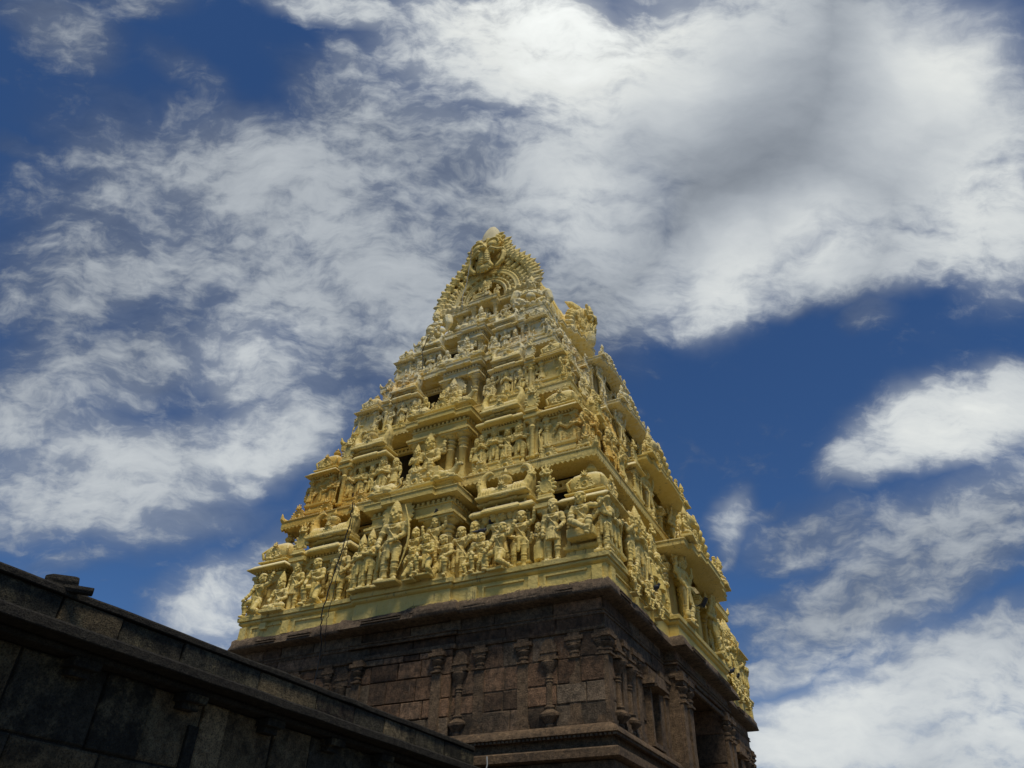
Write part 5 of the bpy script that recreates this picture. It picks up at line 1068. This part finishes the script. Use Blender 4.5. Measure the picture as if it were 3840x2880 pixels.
def longbar(name, x0, x1, z0, z1, mat, jit=.012, y1=Y1, chamfer=.03):
    ys = np.arange(Y0, y1 + .01, .3); prof = [(x0, z0), (x1 - chamfer * .4, z0), (x1, z0 + chamfer * .4), (x1, z1 - chamfer), (x1 - chamfer, z1), (x0, z1)]
    m = MB(); V = []
    for y in ys:
        for x, z in prof: v = mnoise.noise_vector((x * 2, y * 1.3, z * 2)) * jit; V.append((x + v.x, y, z + v.z * .8))
    n = len(prof); F = [(j * n + i, j * n + (i + 1) % n, (j + 1) * n + (i + 1) % n, (j + 1) * n + i) for j in range(len(ys) - 1) for i in range(n)] + [tuple(range(n)), tuple(range(len(V) - 1, len(V) - n - 1, -1))]
    m.add(V, F); return obj(name, m.mesh(name, ang=40), mat, wt)
longbar('coping', 1.7, 3.03, 5.185, 5.29, M_WLG, .03); longbar('eave', 2.5, 3.52, 4.575, 4.72, M_WLG, .014); longbar('eave_bed', 2.6, 3.2, 4.48, 4.572, M_WLG, .01)
for y in np.arange(-33.0, -9.5, 1.72):
    m = MB(); m.b(2.9, 3.22, -.2, .2, 4.36, 4.47); m.b(2.9, 3.12, -.15, .15, 4.26, 4.358); obj('eave_bracket', m.mesh('bracket', sub=.12, jitter=.015), M_WL, wt, (0, float(y) + rnd.uniform(-.15, .15), 0))
for y in np.arange(-32.6, -9.5, 5.16):
    m = MB(); m.b(2.9, 2.99, -.09, .09, 0, 4.1); obj('wall_pilaster', m.mesh('wp', sub=.5, jitter=.012), M_WL, wt, (0, float(y), 0))
# broken spout stone lying across the parapet
m = MB(); q = MB(); q.lathe([(.10, 0), (.13, .12), (.135, .5), (.12, .56)], n=9); m.merge(q, Matrix.Translation((-.05, -.12, .02)) @ Matrix.Rotation(R(-24), 4, 'Z') @ Matrix.Rotation(R(-88), 4, 'X'))
q = MB(); q.lathe([(.08, 0), (.088, .82)], n=7); m.merge(q, Matrix.Translation((-.0, -.1, -.07)) @ Matrix.Rotation(R(-26), 4, 'Z') @ Matrix.Rotation(R(-91), 4, 'X')); m.b(-.12, .12, -.12, .2, -.2, -.02)
sp = obj('spout_stone', m.mesh('spout', .016, jitter=.02), M_WLG, None, (2.86, -19.98, 5.265), R(-12), .72); tag(sp, "broken rounded stone spout lying across the wall parapet against the sky", "stone spout")

# ------------------------------------------------------------------ cables, lamp, birds, cloth
def cable(name, pts, r, mat, label): 
    P = []
    for i in range(len(pts) - 1):
        p0, p1 = Vector(pts[i]), Vector(pts[i + 1])
        for k in range(6): f = k / 6; q = p0.lerp(p1, f); q.x += math.sin(f * math.pi) * .04 * rnd.uniform(-1, 1); P.append(q)
    P.append(Vector(pts[-1])); m = MB(); m.tube(P, r, 6); return tag(obj(name, m.mesh(name), mat), label, "cable")
cable('cable', [(-1.98, -8.95, 12.9), (-2.12, -8.75, 12.2), (-2.32, -8.72, 11.2), (-2.5, -8.75, 10.2), (-2.62, -8.75, 9.3), (-2.62, -8.66, 8.9), (-2.72, -8.4, 8.4), (-2.78, -8.35, 7.3), (-2.7, -8.35, 6.6)], .02, M_CAB, "thick black cable hanging down the tower from the bay eave to the stone wall")
cable('cable', [(-1.9, -8.95, 12.85), (-2.0, -8.78, 12.0), (-2.2, -8.78, 11.0), (-2.3, -8.76, 10.0), (-2.35, -8.77, 9.4), (-2.4, -8.7, 8.95), (-2.55, -8.4, 8.3)], .011, M_CAB, "thin black cable slanting beside the thick one, ending higher up")
cable('cable', [(-.55, -5.35, 27.9), (-.72, -5.1, 27.4), (-.78, -5.1, 26.6), (-.9, -5.02, 25.9), (-.98, -5.12, 25.2), (-1.0, -5.1, 24.9), (-1.02, -4.98, 24.4)], .016, M_CABW, "pale wire hanging from the beast face down across the gable")
cable('cable', [(-1.65, -6.45, 21.9), (-1.9, -6.42, 21.2), (-1.72, -6.5, 20.6), (-1.68, -6.55, 20.05)], .018, M_CAB, "short curved black cable in front of the pale upper figures")
lm = empty('floodlight', (7.0, -.35, 11.15)); tag(lm, "small black floodlight tilted beside the doorway opening", "floodlight"); lm.rotation_euler = (R(20), R(25), R(30))
m = MB(); m.b(-.06, .06, -.2, .2, -.17, .17); obj('housing', m.mesh('housing'), M_LAMP, lm); m = MB(); m.b(.062, .07, -.15, .15, -.12, .12); obj('glass', m.mesh('glass'), M_GLASS, lm); m = MB(); m.tube([(0, -.23, 0), (-.15, -.23, -.2), (-.15, .23, -.2), (0, .23, 0)], .015); obj('bracket', m.mesh('lamp_bracket'), M_LAMP, lm)
m = MB(); m.ell((0, 0, .11), (.065, .14, .075), rot=(R(-22), 0, 0)); m.ell((0, -.11, .2), (.042, .048, .045)); m.cap((0, -.15, .2), (0, -.185, .19), .012, .004, 6); m.cap((0, -.06, .14), (0, -.1, .18), .05, .04); m.chain([(0, .1, .08), (0, .2, .04), (0, .29, .01)], [.045, .035, .02], 7)
for sx in (-1, 1): m.ell((sx * .055, .03, .11), (.022, .12, .055), rot=(R(-18), 0, 0)); m.cap((sx * .025, 0, .05), (sx * .025, -.01, .01), .01, .008, 5)
BIRD = m.mesh('pigeon', .009)
for p, rz_, lb in [((.93, -8.38, 11.98), 40, "dark pigeon on the head of the raised-arm figure between the bay pillars"), ((2.6, -8.36, 11.08), 150, "dark pigeon on the head of the crouching figure by the many headed giant"), ((2.70, -8.0, 11.5), 20, "dark pigeon on the shoulder of the many headed giant"), ((6.57, 4.6, 10.08), 120, "dark pigeon clinging low on the far end of the long side"), ((6.57, 5.5, 10.08), 60, "dark pigeon furthest along the long side near the sky"), ((6.57, -4.6, 10.08), 90, "dark pigeon on a squat figure on the near half of the long side"), ((6.3, -3.62, 12.0), 200, "dark pigeon under the small eaved shrine left of the great bay")]:
    tag(obj('pigeon', BIRD, M_BIRD, None, p, R(rz_), 1.05), lb, "pigeon", "pigeons perched on the tower")
cl = empty('hanging_cloth', (3.3, -8.75, 4.45)); tag(cl, "scrap of yellow cloth tied to a white cord below the stone ledge", "cloth")
m = MB(); m.tube([(0, 0, .62), (.02, 0, .45), (-.02, 0, .3), (.03, 0, .12)], .016); obj('cord', m.mesh('cord'), M_CABW, cl); m = MB(); m.prism([(-.06, .12), (.05, .14), (.13, -.02), (.1, -.2), (-.08, -.24), (-.1, -.02)], -.03, .02); obj('cloth_scrap', m.mesh('scrap', sub=.05, jitter=.03), M_CLOTH, cl)
# ------------------------------------------------------------------ ground
m = MB(); m.b(-1500, 1500, -1500, 1500, -.3, 0); g = obj('ground', m.mesh('ground'), M_GROUND); g['kind'] = 'structure'
